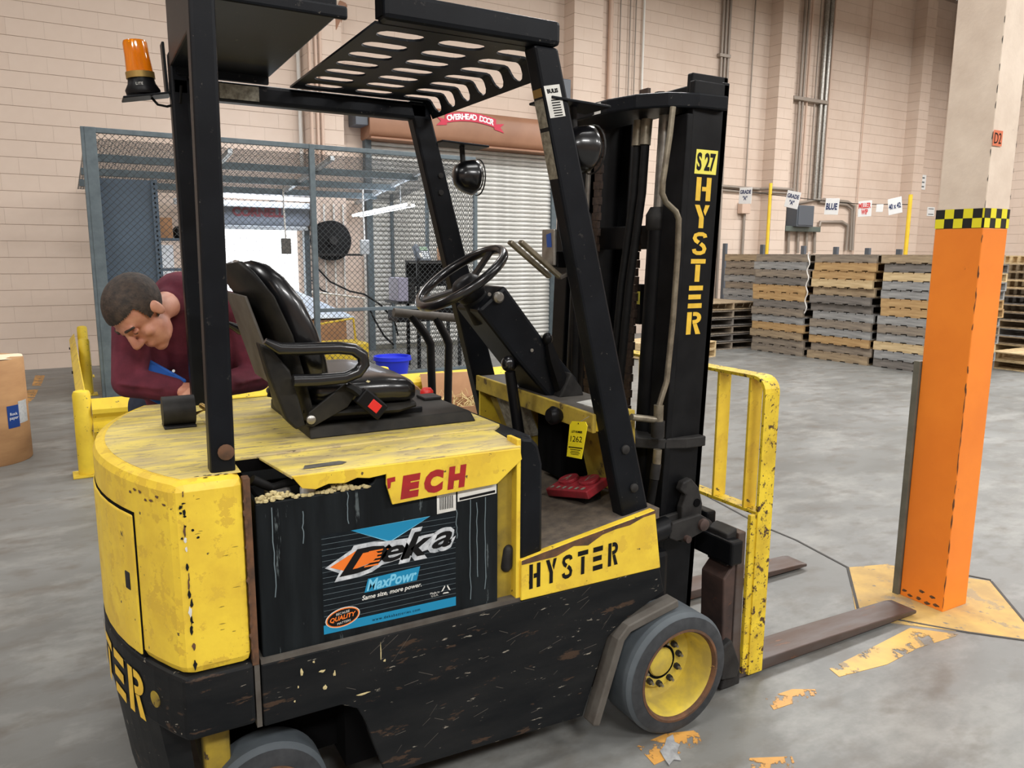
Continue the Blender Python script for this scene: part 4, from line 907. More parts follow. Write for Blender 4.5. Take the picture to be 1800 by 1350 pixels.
for ch, x, z, w_, h_ in (('D', -.915, .751, .15, .084), ('e', -.838, .753, .085, .062), ('k', -.772, .766, .105, .088), ('a', -.703, .765, .08, .064)): text('logo_glow', ch, 'print_glow', bt, bp_(x, z, 3), (1, 0, .02), (0, 0, 1), width=w_, height=h_, bold=.008, shear=.4)
flat('logo_glow', 'print_glow', bt, [bp_(-1.012, .748, 2.6), bp_(-.928, .792, 2.6), bp_(-.70, .782, 2.6), bp_(-.69, .752, 2.6), bp_(-.955, .716, 2.6)])
flat('logo_arrow', 'print_orange', bt, [bp_(-1.0, .748, 4), bp_(-.925, .782, 4), bp_(-.845, .767, 4), bp_(-.87, .745, 4), bp_(-.955, .728, 4)])
text('logo_text', 'D', 'letter_black', bt, bp_(-.915, .751, 5), (1, 0, .02), (0, 0, 1), width=.125, height=.062, bold=.0035, shear=.45)
for i in range(5): flat('logo_stripe', 'print_orange', bt, [bp_(-.915 + .003 * i, .731 + i * .009, 6), bp_(-.878 + .003 * i, .731 + i * .009, 6), bp_(-.876 + .003 * i, .735 + i * .009, 6), bp_(-.913 + .003 * i, .735 + i * .009, 6)])
text('logo_text', 'e', 'letter_black', bt, bp_(-.838, .753, 5), (1, 0, .02), (0, 0, 1), width=.062, height=.040, bold=.002, shear=.35)
text('logo_text', 'k', 'letter_black', bt, bp_(-.772, .766, 5), (1, 0, .02), (0, 0, 1), width=.082, height=.066, bold=.003, shear=.4)
text('logo_text', 'a', 'letter_black', bt, bp_(-.703, .765, 5), (1, 0, .02), (0, 0, 1), width=.058, height=.042, bold=.002, shear=.35)
flat('model_glow', 'print_blue', bt, [bp_(-.915, .664, 3), bp_(-.775, .668, 3), bp_(-.765, .704, 3), bp_(-.905, .699, 3)])
text('model_text', 'MaxPowr', 'print_sky', bt, bp_(-.842, .683, 4), (1, 0, .02), (0, 0, 1), width=.135, height=.03, bold=.003, shear=.3)
text('slogan_text', 'Same size, more power.', 'sticker_white', bt, bp_(-.842, .651, 4), (1, 0, .02), (0, 0, 1), width=.16, shear=.2, bold=.002)
text('web_text', 'www.dekabatteries.com', 'print_dark', bt, bp_(-.832, .587, 4), (1, 0, -.01), (0, 0, 1), width=.13, space=1.2)
text('origin_text', 'Made in\nU.S.A.', 'sticker_white', bt, bp_(-.725, .619, 4), (1, 0, 0), (0, 0, 1), width=.026)
b = MB()
for k in range(3): b.add([bp_(-.693 + .014 * math.cos(a), .624 + .014 * math.sin(a), 4) for a in [PI / 2 + 2 * PI * k / 3 + .25, PI / 2 + 2 * PI * k / 3 + 1.75]] + [bp_(-.693 + .009 * math.cos(a), .624 + .009 * math.sin(a), 4) for a in [PI / 2 + 2 * PI * k / 3 + 1.75, PI / 2 + 2 * PI * k / 3 + .25]], [(0, 1, 2, 3)])
b.obj('recycle_mark', 'sticker_white', bt)
def ell2(cx, cz, rx, rz, k, rot=.12): return [bp_(cx + rx * math.cos(t) * math.cos(rot) - rz * math.sin(t) * math.sin(rot), cz + rx * math.cos(t) * math.sin(rot) + rz * math.sin(t) * math.cos(rot), k) for t in [2 * PI * i / 28 for i in range(28)]]
for k, (rx, rz, m) in enumerate(((.044, .025, 'sticker_white'), (.042, .0232, 'print_orange'), (.039, .0205, 'letter_black'))): flat('quality_badge', m, bt, ell2(-.972, .613, rx, rz, 5 + k))
text('badge_text', 'QUALITY', 'print_orange', bt, bp_(-.972, .613, 9), (1, 0, .1), (0, 0, 1), width=.066, height=.014, bold=.003, shear=.2)
text('badge_text', 'BECAUSE', 'sticker_white', bt, bp_(-.972, .6255, 9), (1, 0, .1), (0, 0, 1), width=.034); text('badge_text', 'MATTERS', 'sticker_white', bt, bp_(-.970, .6005, 9), (1, 0, .1), (0, 0, 1), width=.034)
# battery cover with torn edge
cov = [(-1.085, .992), (-.478, .986), (-.472, .955), (-.548, .897), (-.842, .886), (-.857, .94), (-.856, .966), (-.90, .962), (-.93, .967), (-.96, .958), (-1.0, .962), (-1.03, .953), (-1.062, .96), (-1.075, .978)]
bc = MB().prism(cov, 1, -.5045, -.497).obj('battery_cover', 'lift_yellow', FL, .0015)
MB().hexa([(-1.125, -.338, .997), (-.474, -.338, .997), (-.474, -.50, .98), (-1.085, -.50, .984), (-1.125, -.338, 1.004), (-.474, -.338, 1.004), (-.474, -.502, .992), (-1.085, -.502, .993)]).obj('cover_top', 'deck_yellow', bc, .002)
flat('bare_patch', 'bare_steel', bc, [Vector((x, -.47 + d, .9965 + .0008 * 0 + d * .07)) for x, d in ((-1.05, 0), (-.955, .0), (-.94, .012), (-.955, .026), (-1.04, .024))])
for i, ch in enumerate('TECH'): text('cover_letter', ch, 'letter_red', bc, (-.858 + i * .064, -.5052, .924 + i * .003), (1, 0, .04), (0, 0, 1), width=.055, height=.060, bold=.008, shear=.12) if i else flat('cover_letter', 'letter_red', bc, [Vector((x, -.5052, z)) for x, z in ((-.8555, .955), (-.834, .957), (-.834, .945), (-.845, .944), (-.847, .93), (-.854, .928))])
st = flat('barcode_sticker', 'sticker_white', bt, [bp_(-.716, .886, 1), bp_(-.662, .888, 1), bp_(-.662, .838, 1), bp_(-.716, .836, 1)])
for i in range(8): flat('barcode_bar', 'letter_black', bt, [bp_(-.708 + i * .005, .88, 2), bp_(-.7055 + i * .005, .88, 2), bp_(-.7055 + i * .005, .846, 2), bp_(-.708 + i * .005, .846, 2)])
flat('notice_sticker', 'sticker_white', bt, [bp_(-.657, .893, 1), bp_(-.542, .9, 1), bp_(-.542, .866, 1), bp_(-.657, .86, 1)])
flat('notice_bar', 'letter_black', bt, [bp_(-.652, .870, 2), bp_(-.546, .876, 2), bp_(-.546, .869, 2), bp_(-.652, .863, 2)])
# hood deck and seat platform
MB().prism([(-1.19, -.333), (-.46, -.333), (-.43, -.30), (-.43, .46), (-1.19, .46)], 2, .985, 1.008).obj('hood', 'deck_yellow', FL, .004)
MB().box(-1.19, -.44, .462, .49, .96, 1.004).obj('hood_edge', 'cast_grey', FL, .003)
MB().box(-1.19, -.475, -.3375, -.3335, .97, 1.0).obj('hood_seam', 'dark_hole', FL)
MB().hexa([(-.97, -.235, 1.008), (-.475, -.235, 1.008), (-.475, .25, 1.008), (-.97, .25, 1.008), (-.97, -.225, 1.04), (-.49, -.225, 1.04), (-.49, .24, 1.04), (-.97, .24, 1.04)]).obj('seat_platform', 'seat_shell', FL, .004)
MB().lathe([(.022, 0), (.022, .012), (.014, .022)], (-.50, .08, 1.04), n=16).obj('stop_button', 'red_plastic', FL, smooth=40)
MB().box(-.55, -.49, -.02, .05, 1.04, 1.05).obj('hood_latch', 'cast_grey', FL, .003)
# backup alarm with wiring at the rear of the deck
al = MB().tube([(-1.30, .10, 1.055), (-1.215, .10, 1.055)], .042, 20).obj('alarm', 'cast_grey', FL, smooth=40)
MB().box(-1.30, -1.215, .06, .14, 1.008, 1.016).obj('alarm_base', 'cast_grey', al, .003)
for k in range(3): MB().tube([(-1.215, .085 + k * .012, 1.04), (-1.19 + k * .006, .06, 1.06), (-1.17, .09 - k * .02, 1.03), (-1.155, .12, 1.015)], .0025, 5).obj('wire', ['brass', 'rubber', 'rust'][k], al, smooth=60)
# ------------------------------------------------------------------ seat
SY = -.01
se = thing('operator_seat', '', 'x', (-.9, SY, 1.04)); del se['label'], se['category']; se.parent = FL; se.location = Vector((-.9, SY, 1.04)) - ORG[FL]
def sup(c, w, t, d, n=26, e=3.2, curve=.0):
    """cross section: half width w along y, half thickness t along d"""
    r = []
    for i in range(n):
        a = 2 * PI * i / n; ca, sa = math.cos(a), math.sin(a)
        yy = w * math.copysign(abs(ca) ** (2 / e), ca); tt = t * math.copysign(abs(sa) ** (2 / e), sa) + curve * (yy / w) ** 2
        r.append(Vector((c[0], SY + yy, c[1])) + Vector((d[0], 0, d[1])) * tt)
    return r
bk = [((-.955, 1.13), .20, .045), ((-.975, 1.20), .225, .052), ((-1.0, 1.28), .235, .052), ((-1.03, 1.36), .225, .048), ((-1.065, 1.42), .20, .042), ((-1.095, 1.455), .165, .032), ((-1.115, 1.468), .12, .012)]
b = MB(); b.rings([sup(c, w, t, (.95, .31), curve=.035) for c, w, t in bk]); b.obj('backrest', 'vinyl', se, smooth=50)
bs = [((-.985, 1.05), .215, .016), ((-1.01, 1.16), .235, .013), ((-1.04, 1.28), .24, .013), ((-1.08, 1.38), .23, .013), ((-1.12, 1.44), .2, .014), ((-1.14, 1.468), .15, .010)]
b = MB(); b.rings([sup(c, w, t, (.95, .31), curve=.03) for c, w, t in bs]); b.obj('back_shell', 'seat_shell', se, smooth=50)
b = MB(); b.hexa([(-1.036, SY - .19, 1.14), (-1.028, SY - .19, 1.14), (-1.028, SY + .14, 1.14), (-1.036, SY + .14, 1.14), (-1.112, SY - .17, 1.39), (-1.104, SY - .17, 1.39), (-1.104, SY + .12, 1.39), (-1.112, SY + .12, 1.39)]); b.obj('back_panel', 'fender_grey', se, .003)
cu = [((-.97, 1.12), .19, .035), ((-.93, 1.125), .225, .045), ((-.85, 1.12), .235, .046), ((-.76, 1.118), .235, .048), ((-.69, 1.112), .225, .046), ((-.66, 1.105), .205, .036), ((-.645, 1.10), .17, .02)]
b = MB(); b.rings([sup(c, w, t, (0, 1), curve=.008) for c, w, t in cu]); b.obj('seat_cushion', 'vinyl', se, smooth=50)
cu2 = [((-.98, 1.085), .2, .02), ((-.9, 1.075), .235, .018), ((-.72, 1.068), .235, .018), ((-.655, 1.07), .2, .014)]
b = MB(); b.rings([sup(c, w, t, (0, 1)) for c, w, t in cu2]); b.obj('seat_pan', 'seat_shell', se, smooth=50)
for s in (-1, 1):
    y = SY + s * .245
    if s < 0: MB().prism([(-1.095, 1.275), (-1.065, 1.26), (-1.02, 1.20), (-1.0, 1.12), (-.985, 1.05), (-1.01, 1.042), (-1.035, 1.07), (-1.075, 1.19)], 1, y, y - s * .05).obj('side_wing', 'seat_shell', se, .006)
    MB().prism([(-.985, 1.05), (-.965, 1.045), (-.87, 1.09), (-.845, 1.125), (-.873, 1.155), (-.975, 1.085)], 1, y - s * .005, y - s * .015).obj('belt_bracket', 'seat_shell', se, .002)
    MB().lathe([(.012, 0), (.012, .008), (.006, .012)], (-.972, y - s * .002 + s * .0, 1.067), (0, s, 0), 12).obj('bolt', 'bare_steel', se, smooth=40)
    pa = [(-1.085, 1.283), (-1.05, 1.262), (-1.0, 1.258), (-.90, 1.256), (-.86, 1.25), (-.835, 1.232), (-.832, 1.208), (-.85, 1.187), (-.885, 1.176), (-.96, 1.175), (-1.02, 1.178)]
    MB().tube([(x, y - s * .0 + s * .025, z) for x, z in pa], [.008, .016] + [.0165] * 9, 12).obj('armrest', 'vinyl', se, smooth=60)
    MB().box(-.93, -.62, SY + s * .15 - .012, SY + s * .15 + .012, 1.038, 1.056).obj('slide_rail', 'mast_black', se, .003)
bm_ = Matrix.Translation((-.815, SY - .27, 1.10)) @ Matrix.Rotation(math.radians(42), 4, 'Y')
bk_ = MB(bm_).box(-.042, .042, -.014, .014, -.024, .024).obj('belt_buckle', 'black_plastic', se, .005)
MB(bm_).box(-.008, .024, -.016, -.0135, -.013, .013).obj('release_button', 'red_plastic', se, .003)
MB().tube([(-.872, SY - .25, 1.15), (-.855, SY - .262, 1.14), (-.84, SY - .268, 1.125)], .012, 6).obj('belt_strap', 'rubber', se)
b = MB(); b.ell((-.805, SY - .215, 1.14), (.016, .014, .016), None, 8, 5); b.obj('torn_foam', 'crumbs', se, smooth=60)
# ------------------------------------------------------------------ steering column, wheel, dash
wc = Vector((-.41, 0, 1.425)); nx = Vector((-.57, 0, .82)).normalized()
e1 = Vector((0, 1, 0)); e2 = nx.cross(e1).normalized(); RW = .158
sw = MB().rings([[wc + (e1 * math.cos(a) + e2 * math.sin(a)) * (RW + .0135 * math.cos(q)) + nx * .0155 * math.sin(q) for q in [2 * PI * j / 10 for j in range(10)]] for a in [2 * PI * i / 44 for i in range(44)]], closed=True).obj('steering_wheel', 'vinyl', FL, smooth=60)
hub = wc - nx * .035
MB().lathe([(.032, -.06), (.05, -.03), (.05, .012), (.036, .028), (.02, .032)], hub, nx, 20).obj('hub', 'black_plastic', sw, smooth=40)
for a in (math.radians(62), math.radians(-78), math.radians(190)):
    q = wc + (e1 * math.cos(a) + e2 * math.sin(a)) * RW; MB().bar(hub + (q - hub) * .2, q, .032, .012, nx).obj('spoke', 'vinyl', sw, .004)
MB().cyl(hub - nx * .02, hub - nx * .12, .04, .05, 16).obj('shaft_boot', 'rubber', FL, smooth=60)
# column box: sloping tapered body
def colsec(c, hw, t, dr): 
    c = Vector(c); d = Vector((dr[0], 0, dr[1])).normalized(); return [c + d * t + Vector((0, -hw, 0)), c + d * t + Vector((0, hw, 0)), c - d * t + Vector((0, hw, 0)), c - d * t + Vector((0, -hw, 0))]
b = MB(); b.rings([colsec((-.345, 0, 1.365), .085, .062, (.79, .61)), colsec((-.20, 0, 1.19), .09, .06, (.77, .64)), colsec((-.06, 0, 1.035), .10, .062, (.77, .64))]); sc = b.obj('steering_column', 'lift_black', FL, .012)
MB().lathe([(.018, 0), (.018, .01), (.012, .016)], (-.325, -.088, 1.365), (0, -1, 0), 16).obj('key_switch', 'bare_steel', sc, smooth=40)
for p in ((-.355, -.087, 1.375), (-.20, -.091, 1.19)): MB().lathe([(.006, 0), (.006, .004)], p, (0, -1, 0), 8).obj('screw', 'bare_steel', sc)
# dash cowl
MB().hexa([(-.17, -.40, 1.005), (.0, -.35, 1.005), (.045, .36, 1.01), (-.17, .36, 1.01), (-.168, -.398, 1.03), (.0, -.35, 1.03), (.043, .36, 1.04), (-.168, .36, 1.04)]).obj('dash_top', 'fender_grey', FL, .006)
MB().hexa([(-.178, -.415, .975), (-.165, -.415, .975), (-.165, .36, .985), (-.178, .36, .985), (-.178, -.415, 1.033), (-.165, -.415, 1.033), (-.165, .36, 1.043), (-.178, .36, 1.043)]).obj('dash_lip', 'dirty_yellow', FL, .003)
MB().prism([(-.17, .98), (-.17, 1.03), (-.115, 1.03), (-.035, .74), (-.045, .735), (-.06, .80), (-.10, .94), (-.11, .97)], 1, -.412, -.40).obj('dash_end', 'lift_yellow', FL, .002)
MB().prism([(.02, 1.01), (.045, 1.01), (.06, .735), (.035, .735)], 1, -.33, .45).obj('fire_wall', 'dirty_yellow', FL)
MB().prism([(-.07, .985), (-.055, .985), (.02, .735), (.0, .735)], 1, -.395, -.15).obj('kick_panel', 'dirty_yellow', FL, .002)
MB().box(-.16, .02, .36, .37, .74, 1.03).obj('dash_end', 'lift_yellow', FL, .002)
MB().prism([(-.15, .97), (-.11, .97), (-.02, .74), (-.05, .74)], 1, .06, .3).obj('knee_panel', 'dusty_yellow', FL, .003)
MB().prism([(-.153, .975), (-.12, .97), (-.075, .86), (-.108, .86)], 1, .055, .24).obj('instruction_plate', 'sticker_grey', FL)
MB().box(-.09, .02, -.12, .05, .74, 1.0).obj('hydraulic_block', 'dark_hole', FL, .01)
flat('data_plate', 'sticker_grey', FL, [Vector((x, y, 1.0315)) for x, y in ((-.12, -.375), (-.005, -.345), (.0, -.20), (-.12, -.20))])
flat('data_plate', 'sticker_white', FL, [Vector((x, y, 1.0322)) for x, y in ((-.112, -.367), (-.012, -.34), (-.008, -.21), (-.112, -.21))])
MB().lathe([(.02, 0), (.026, .012), (.03, .03), (.02, .044)], (-.178, -.235, .995), (-1, 0, .15), 16).obj('brake_knob', 'black_plastic', FL, smooth=50)
# hydraulic levers and direction lever
for (a, c, r) in (((-.235, -.075, .88), (-.285, -.085, 1.15), .016), ((-.20, -.03, .88), (-.245, -.03, 1.14), .014)):
    lv = MB().tube([a, Vector(a).lerp(Vector(c), .9)], [r, r * .9], 12).obj('lever', 'black_plastic', FL, smooth=60); MB().ell(c, (.022, .022, .026), None, 14, 8).obj('knob', 'vinyl', lv, smooth=80)
b = MB(); b.tube([(-.075, -.105, 1.03), (-.10, -.105, 1.09), (-.125, -.10, 1.16), (-.14, -.098, 1.215)], [.03, .028, .022, .012], 8); lv = b.obj('lift_lever', 'black_plastic', FL)
MB().prism([(-.12, 1.03), (-.02, 1.03), (-.03, 1.06), (-.075, 1.115)], 1, -.14, -.09).obj('boot', 'cast_grey', lv, .006); MB().ell((-.143, -.097, 1.225), (.018, .018, .022), None, 10, 6).obj('knob', 'black_plastic', lv, smooth=60)
# accelerator pedal
um = Vector((.95, .2, .28)).normalized(); vm = Vector((-.30, -.95, .05)); vm = (vm - um * vm.dot(um)).normalized(); nm = vm.cross(um); nm = nm if nm.z > 0 else -nm
cen = Vector((-.105, -.235, .768)); PL_, PW_ = .12, .20
def pq(u, v, n): return cen + um * u + vm * v + nm * n
pd = MB().hexa([pq(u, v, -.028) for u, v in ((-PL_ / 2, -PW_ / 2), (PL_ / 2, -PW_ / 2), (PL_ / 2, PW_ / 2), (-PL_ / 2, PW_ / 2))] + [pq(u, v, 0) for u, v in ((-PL_ / 2, -PW_ / 2), (PL_ / 2 - .02, -PW_ / 2), (PL_ / 2 - .02, PW_ / 2), (-PL_ / 2, PW_ / 2))]).obj('pedal', 'pedal_red', FL, .004)
for k, tx in ((-.05, 'A'), (.05, 'V')):
    b = MB(); b.rings([[pq(.008 + .033 * math.cos(t), k + .038 * math.sin(t), h) for t in [2 * PI * i / 24 for i in range(24)]] for h in (0, .010)]); b.obj('pedal_pad', 'pedal_red', pd, .002); text('pedal_mark', tx, 'sticker_grey', pd, pq(.008, k, .0112), vm, um, width=.026, height=.04)
for k in range(6): flat('pedal_print', 'sticker_grey', pd, [pq(-.044 + a_, -.08 + k * .03 + c_, .0008) for a_, c_ in ((-.008, -.007), (.008, -.007), (.008, .007), (-.008, .007))])
MB().box(cen.x - .01, cen.x + .05, cen.y - .06, cen.y + .06, .70, .755).obj('pedal_bracket', 'cast_grey', pd)
# ------------------------------------------------------------------ overhead guard
GZ = 2.03
for s in (-1, 1):
    y0, y1 = s * .455, s * .40
    b = MB(); b.hexa([(-1.252, min(y0, y1), 1.0), (-1.198, min(y0, y1), 1.0), (-1.198, max(y0, y1), 1.0), (-1.252, max(y0, y1), 1.0), (-1.238, min(y0, y1), 2.18), (-1.186, min(y0, y1), 2.18), (-1.186, max(y0, y1), 2.18), (-1.238, max(y0, y1), 2.18)]) if s < 0 else b.hexa([(-1.185, y1, 1.0), (-1.135, y1, 1.0), (-1.135, y0, 1.0), (-1.185, y0, 1.0), (-1.19, y1, 2.1), (-1.135, y1, 2.1), (-1.135, y0, 2.1), (-1.19, y0, 2.1)])
    lg = b.obj('guard_rear_leg', 'lift_black', FL, .008); MB().lathe([(.018, 0), (.018, .006), (.01, .008)], (-1.218 if s < 0 else -1.16, y0, 1.055), (0, s, 0), 14).obj('bolt', 'rust', lg, smooth=40)
    f0, f1 = Vector((.005, s * .4275, .735)), Vector((-.375, s * .4275, GZ + .01))
    b = MB(); b.hexa([(-.085, min(y0, y1), .70), (.02, min(y0, y1), .70), (.02, max(y0, y1), .70), (-.085, max(y0, y1), .70), (-.42, min(y0, y1), GZ), (-.345, min(y0, y1), GZ), (-.345, max(y0, y1), GZ), (-.42, max(y0, y1), GZ)])
    lg = b.obj('guard_front_leg', 'lift_black', FL, .008)
    for z in (.80, .925): x = -.03 + (.735 - z) * .3; MB().lathe([(.014, 0), (.014, .006), (.008, .009)], (x, y0, z), (0, s, 0), 12).obj('bolt', 'cast_grey', lg, smooth=40)
    if s > 0:
        for z in (1.72, 1.78): MB().lathe([(.010, 0), (.010, .006)], (-.30, s * .40, z), (0, -s, 0), 10).obj('bolt', 'cast_grey', lg)
MB().box(-.825, -.345, -.468, -.41, GZ, GZ + .062).obj('guard_beam', 'lift_black', FL, .012)
MB().box(-.829, -.823, -.459, -.419, GZ + .008, GZ + .054).obj('beam_mouth', 'dark_hole', FL)
MB().box(-1.19, -.345, .40, .46, GZ - .062, GZ - .002).obj('guard_beam', 'lift_black', FL, .012)
# slotted roof plate with a bent front lip
PX0, PX1, LIP = -.83, -.345, .052
def slot(x0, x1, y, w=.027): 
    r = w / 2; return arc(x0 + r, y, r, 90, 270, 6) + arc(x1 - r, y, r, -90, 90, 6)
holes = []
for i in range(7):
    y = -.345 + i * .112
    holes += [slot(-.80, -.675, y, .066), slot(-.635, -.505, y, .066), slot(-.465, PX1 + LIP - .014, y, .064)]
me = curve_mesh([(PX0, -.42), (PX1 + LIP, -.42), (PX1 + LIP, .405), (PX0, .405)], holes, .006)
bm = bmesh.new(); bm.from_mesh(me)
for k in range(3): bmesh.ops.bisect_plane(bm, geom=bm.verts[:] + bm.edges[:] + bm.faces[:], plane_co=(PX1 - .02 + k * .01, 0, 0), plane_no=(1, 0, 0))
for v in bm.verts:
    d = v.co.x - (PX1 - .02)
    if d > 0:
        a = min(d / .02, 1) * math.radians(62); L = max(d - .02, 0); R0 = .02 / math.radians(62); z = v.co.z
        v.co.x = PX1 - .02 + (R0 + z) * math.sin(a) + L * math.cos(a); v.co.z = z - (R0 + z) * (1 - math.cos(a)) - L * math.sin(a)
for v in bm.verts: v.co.z += GZ + .002
bm.to_mesh(me); bm.free(); me.materials.append(M['lift_black']); me.name = 'roof_plate'
o = place('roof_plate', me, (0, 0, 0), FL)
# rear header box
MB().box(-1.19, -.895, -.345, .395, 2.052, 2.25).obj('header_box', 'lift_black', FL, .006)
MB().box(-1.2, -.875, -.362, -.345, 2.045, 2.075).obj('header_lip', 'lift_black', FL, .006)
flat('warning_label', 'sticker_grey', FL, [Vector((x, .3985, z)) for x, z in ((-1.05, 1.975), (-.93, 1.975), (-.93, 2.02), (-1.05, 2.02))])
MB().box(-1.17, -.9, .39, .41, 2.03, 2.06).obj('header_flange', 'lift_black', FL)
# stickers on the near front leg
def legpt(x, z, k=0): return Vector((x, -.4558 - .0003 * k, z))
flat('barcode_sticker', 'sticker_white', FL, [legpt(-.389, 1.93), legpt(-.341, 1.94), legpt(-.320, 1.862), legpt(-.367, 1.852)])
text('sticker_brand', 'BULIS', 'letter_black', FL, legpt(-.362, 1.921, 1), (1, 0, .2), (-.3, 0, 1), width=.034, bold=.006)
for i in range(7): x, z = -.353 + i * .0019, 1.9 - i * .0062; flat('barcode_bar', 'letter_black', FL, [legpt(x - .013, z - .002, 1), legpt(x + .013, z + .003, 1), legpt(x + .0135, z, 1), legpt(x - .0125, z - .005, 1)])
for z0, z1, m in ((1.83, 1.90, 'sticker_grey'), (1.70, 1.82, 'sticker_grey'), (1.905, 1.925, 'brass')):
    xs = lambda z: -.085 + (z - .70) / (GZ - .70) * (-.335) - .0015
    flat('leg_label', m, FL, [Vector((xs(z0), -.452, z0)), Vector((xs(z0), -.408, z0)), Vector((xs(z1), -.408, z1)), Vector((xs(z1), -.452, z1))])
# drink/phone bracket on the near front leg
br = MB().prism([(-.285, 1.57), (-.262, 1.575), (-.222, 1.465), (-.225, 1.455), (-.288, 1.43), (-.29, 1.44), (-.236, 1.464), (-.27, 1.56)], 1, -.40, -.372).obj('bracket', 'fender_grey', FL, .002)
MB().box(-.312, -.302, -.395, -.33, 1.47, 1.57).obj('bracket_plate', 'bare_steel', br, .003); flat('blue_print', 'label_blue', br, [Vector((-.3128, y, z)) for y, z in ((-.385, 1.52), (-.36, 1.52), (-.355, 1.555), (-.38, 1.56))])
MB().box(-.285, -.235, -.37, -.31, 1.462, 1.51).obj('bracket_box', 'black_plastic', br, .004)
for k in (0, 1): MB().bar((-.28, -.385 + k * .06, 1.435), (-.415, -.385 + k * .06, 1.535), .022, .012).obj('prong', 'pipe_steel', br, .003)
# round work lamps under square brackets at the front legs
for s, lx, lz in ((1, -.16, 1.785), (-1, -.225, 1.79)):
    y = s * .44 if s > 0 else -.40
    lp = MB().lathe([(.012, -.07), (.035, -.062), (.055, -.035), (.064, 0), (.066, .012), (.06, .02)], (lx, y, lz), (1, 0, -.08), 28).obj('work_lamp', 'vinyl', FL, smooth=50)
    MB().lathe([(.058, .016), (.04, .028), (.01, .032)], (lx, y, lz), (1, 0, -.08), 24).obj('lens', 'lens_glass', lp, smooth=60)
    for k in range(3): MB().rings([[Vector((lx + .03 + .006 * math.cos(q) * .3, y + (.066 - k * .018 + .002 * math.cos(q)) * math.cos(a), lz + (.066 - k * .018 + .002 * math.cos(q)) * math.sin(a))) + Vector((.002 * math.sin(q), 0, 0)) for q in [2 * PI * j / 4 for j in range(4)]] for a in [2 * PI * i / 24 for i in range(24)]], closed=True).obj('guard_ring', 'cast_grey', lp)
    MB().cyl((lx - .03, y, lz + .05), (lx - .035, y, lz + .115), .010, n=10).obj('swivel', 'cast_grey', lp, smooth=60)
    MB().hexa([(lx - .14, y - .06, lz + .112), (lx + .05, y - .06, lz + .105), (lx + .05, y + .06, lz + .105), (lx - .14, y + .06, lz + .112), (lx - .14, y - .06, lz + .119), (lx + .05, y - .06, lz + .112), (lx + .05, y + .06, lz + .112), (lx - .14, y + .06, lz + .119)]).obj('lamp_plate', 'lift_black', lp, .002)
# amber beacon on an arm off the far rear leg
bx_ = Vector((-1.262, .46, 1.985)); ba = Vector((-.10, 0, 1)).normalized()
bb_ = MB().lathe([(.048, -.012), (.05, 0), (.04, .018), (.037, .035), (.04, .036), (.04, .05)], bx_, ba, 24).obj('beacon', 'black_plastic', FL, smooth=40)
MB().lathe([(.0385, .05), (.038, .055), (.035, .1), (.0345, .135), (.032, .142), (.005, .146)], bx_, ba, 24).obj('lens', 'amber', bb_, smooth=50)
MB().lathe([(.041, .034), (.041, .052)], bx_, ba, 24).obj('lens_collar', 'brass', bb_, smooth=40)
MB().lathe([(.010, .05), (.008, .12)], bx_, ba, 10).obj('bulb', 'amber_core', bb_, smooth=60)
MB().bar(bx_ - ba * .016 + Vector((-.06, 0, -.015)), bx_ - ba * .016 + Vector((.075, 0, .012)), .09, .006).obj('beacon_arm', 'lift_black', bb_, .002)
MB().bar((-1.195, .46, 1.98), (-1.20, .46, 2.13), .05, .008, (1, 0, 0)).obj('beacon_bracket', 'lift_black', bb_, .002)
text('beacon_brand', 'LITE', 'sticker_white', bb_, bx_ + Vector((-.012, -.047, .012)), (1, -.2, .1), (0, 0, 1), width=.02)
MB().tube([(-1.24, .45, 1.965), (-1.225, .44, 1.945), (-1.20, .43, 1.94), (-1.165, .40, 1.95), (-1.16, .40, 2.0)], .004, 6).obj('beacon_wire', 'rubber', bb_, smooth=60)

# worn paint along the counterweight corner and edges
random.seed(5)
def cwchip(P, s_, z, ws, hz, m='skirt_black'):
    n = 10; flat('paint_chip', m, FL, [P(s_ + ws * math.cos(2 * PI * i / n) * random.uniform(.35, 1.1), z + hz * math.sin(2 * PI * i / n) * random.uniform(.5, 1.15)) for i in range(n)])
CA = lambda s_, z: Vector((-1.316 + s_, -.5006, z))
for z in [.585 + k * .021 for k in range(20)]:
    if random.random() < .8: cwchip(CA, random.uniform(-.004, .002), z, random.uniform(.002, .006), random.uniform(.008, .016), random.choice(['skirt_black', 'rust', 'skirt_black', 'sticker_white']))
for k in range(9): cwchip(CA, .005 + random.uniform(-.015, .02), .93 + random.uniform(-.06, .04), random.uniform(.002, .006), random.uniform(.002, .004), 'skirt_black')
for k in range(12): cwchip(CA, random.uniform(.02, .12), random.uniform(.58, .98), random.uniform(.004, .01), .0012, 'dusty_yellow')
for k in range(16): cwchip(CA, .126 + random.uniform(-.004, .002), .57 + k * .027, random.uniform(.003, .006), random.uniform(.008, .016), 'rust')
CT_ = lambda s_, t: Vector((-1.32 + s_, -.482 + t, 1.0094))
for k in range(7): cwchip(CT_, random.uniform(0, .11), random.uniform(0, .02), .007, .003, 'cast_grey')
def rear_pt(s_, z): y = -.49 + s_; return Vector((arc_x(y, .0012), y, z))
for k in range(7): cwchip(rear_pt, .02 + k * .02, .965 + random.uniform(-.01, .012), .008, .004, 'rust')
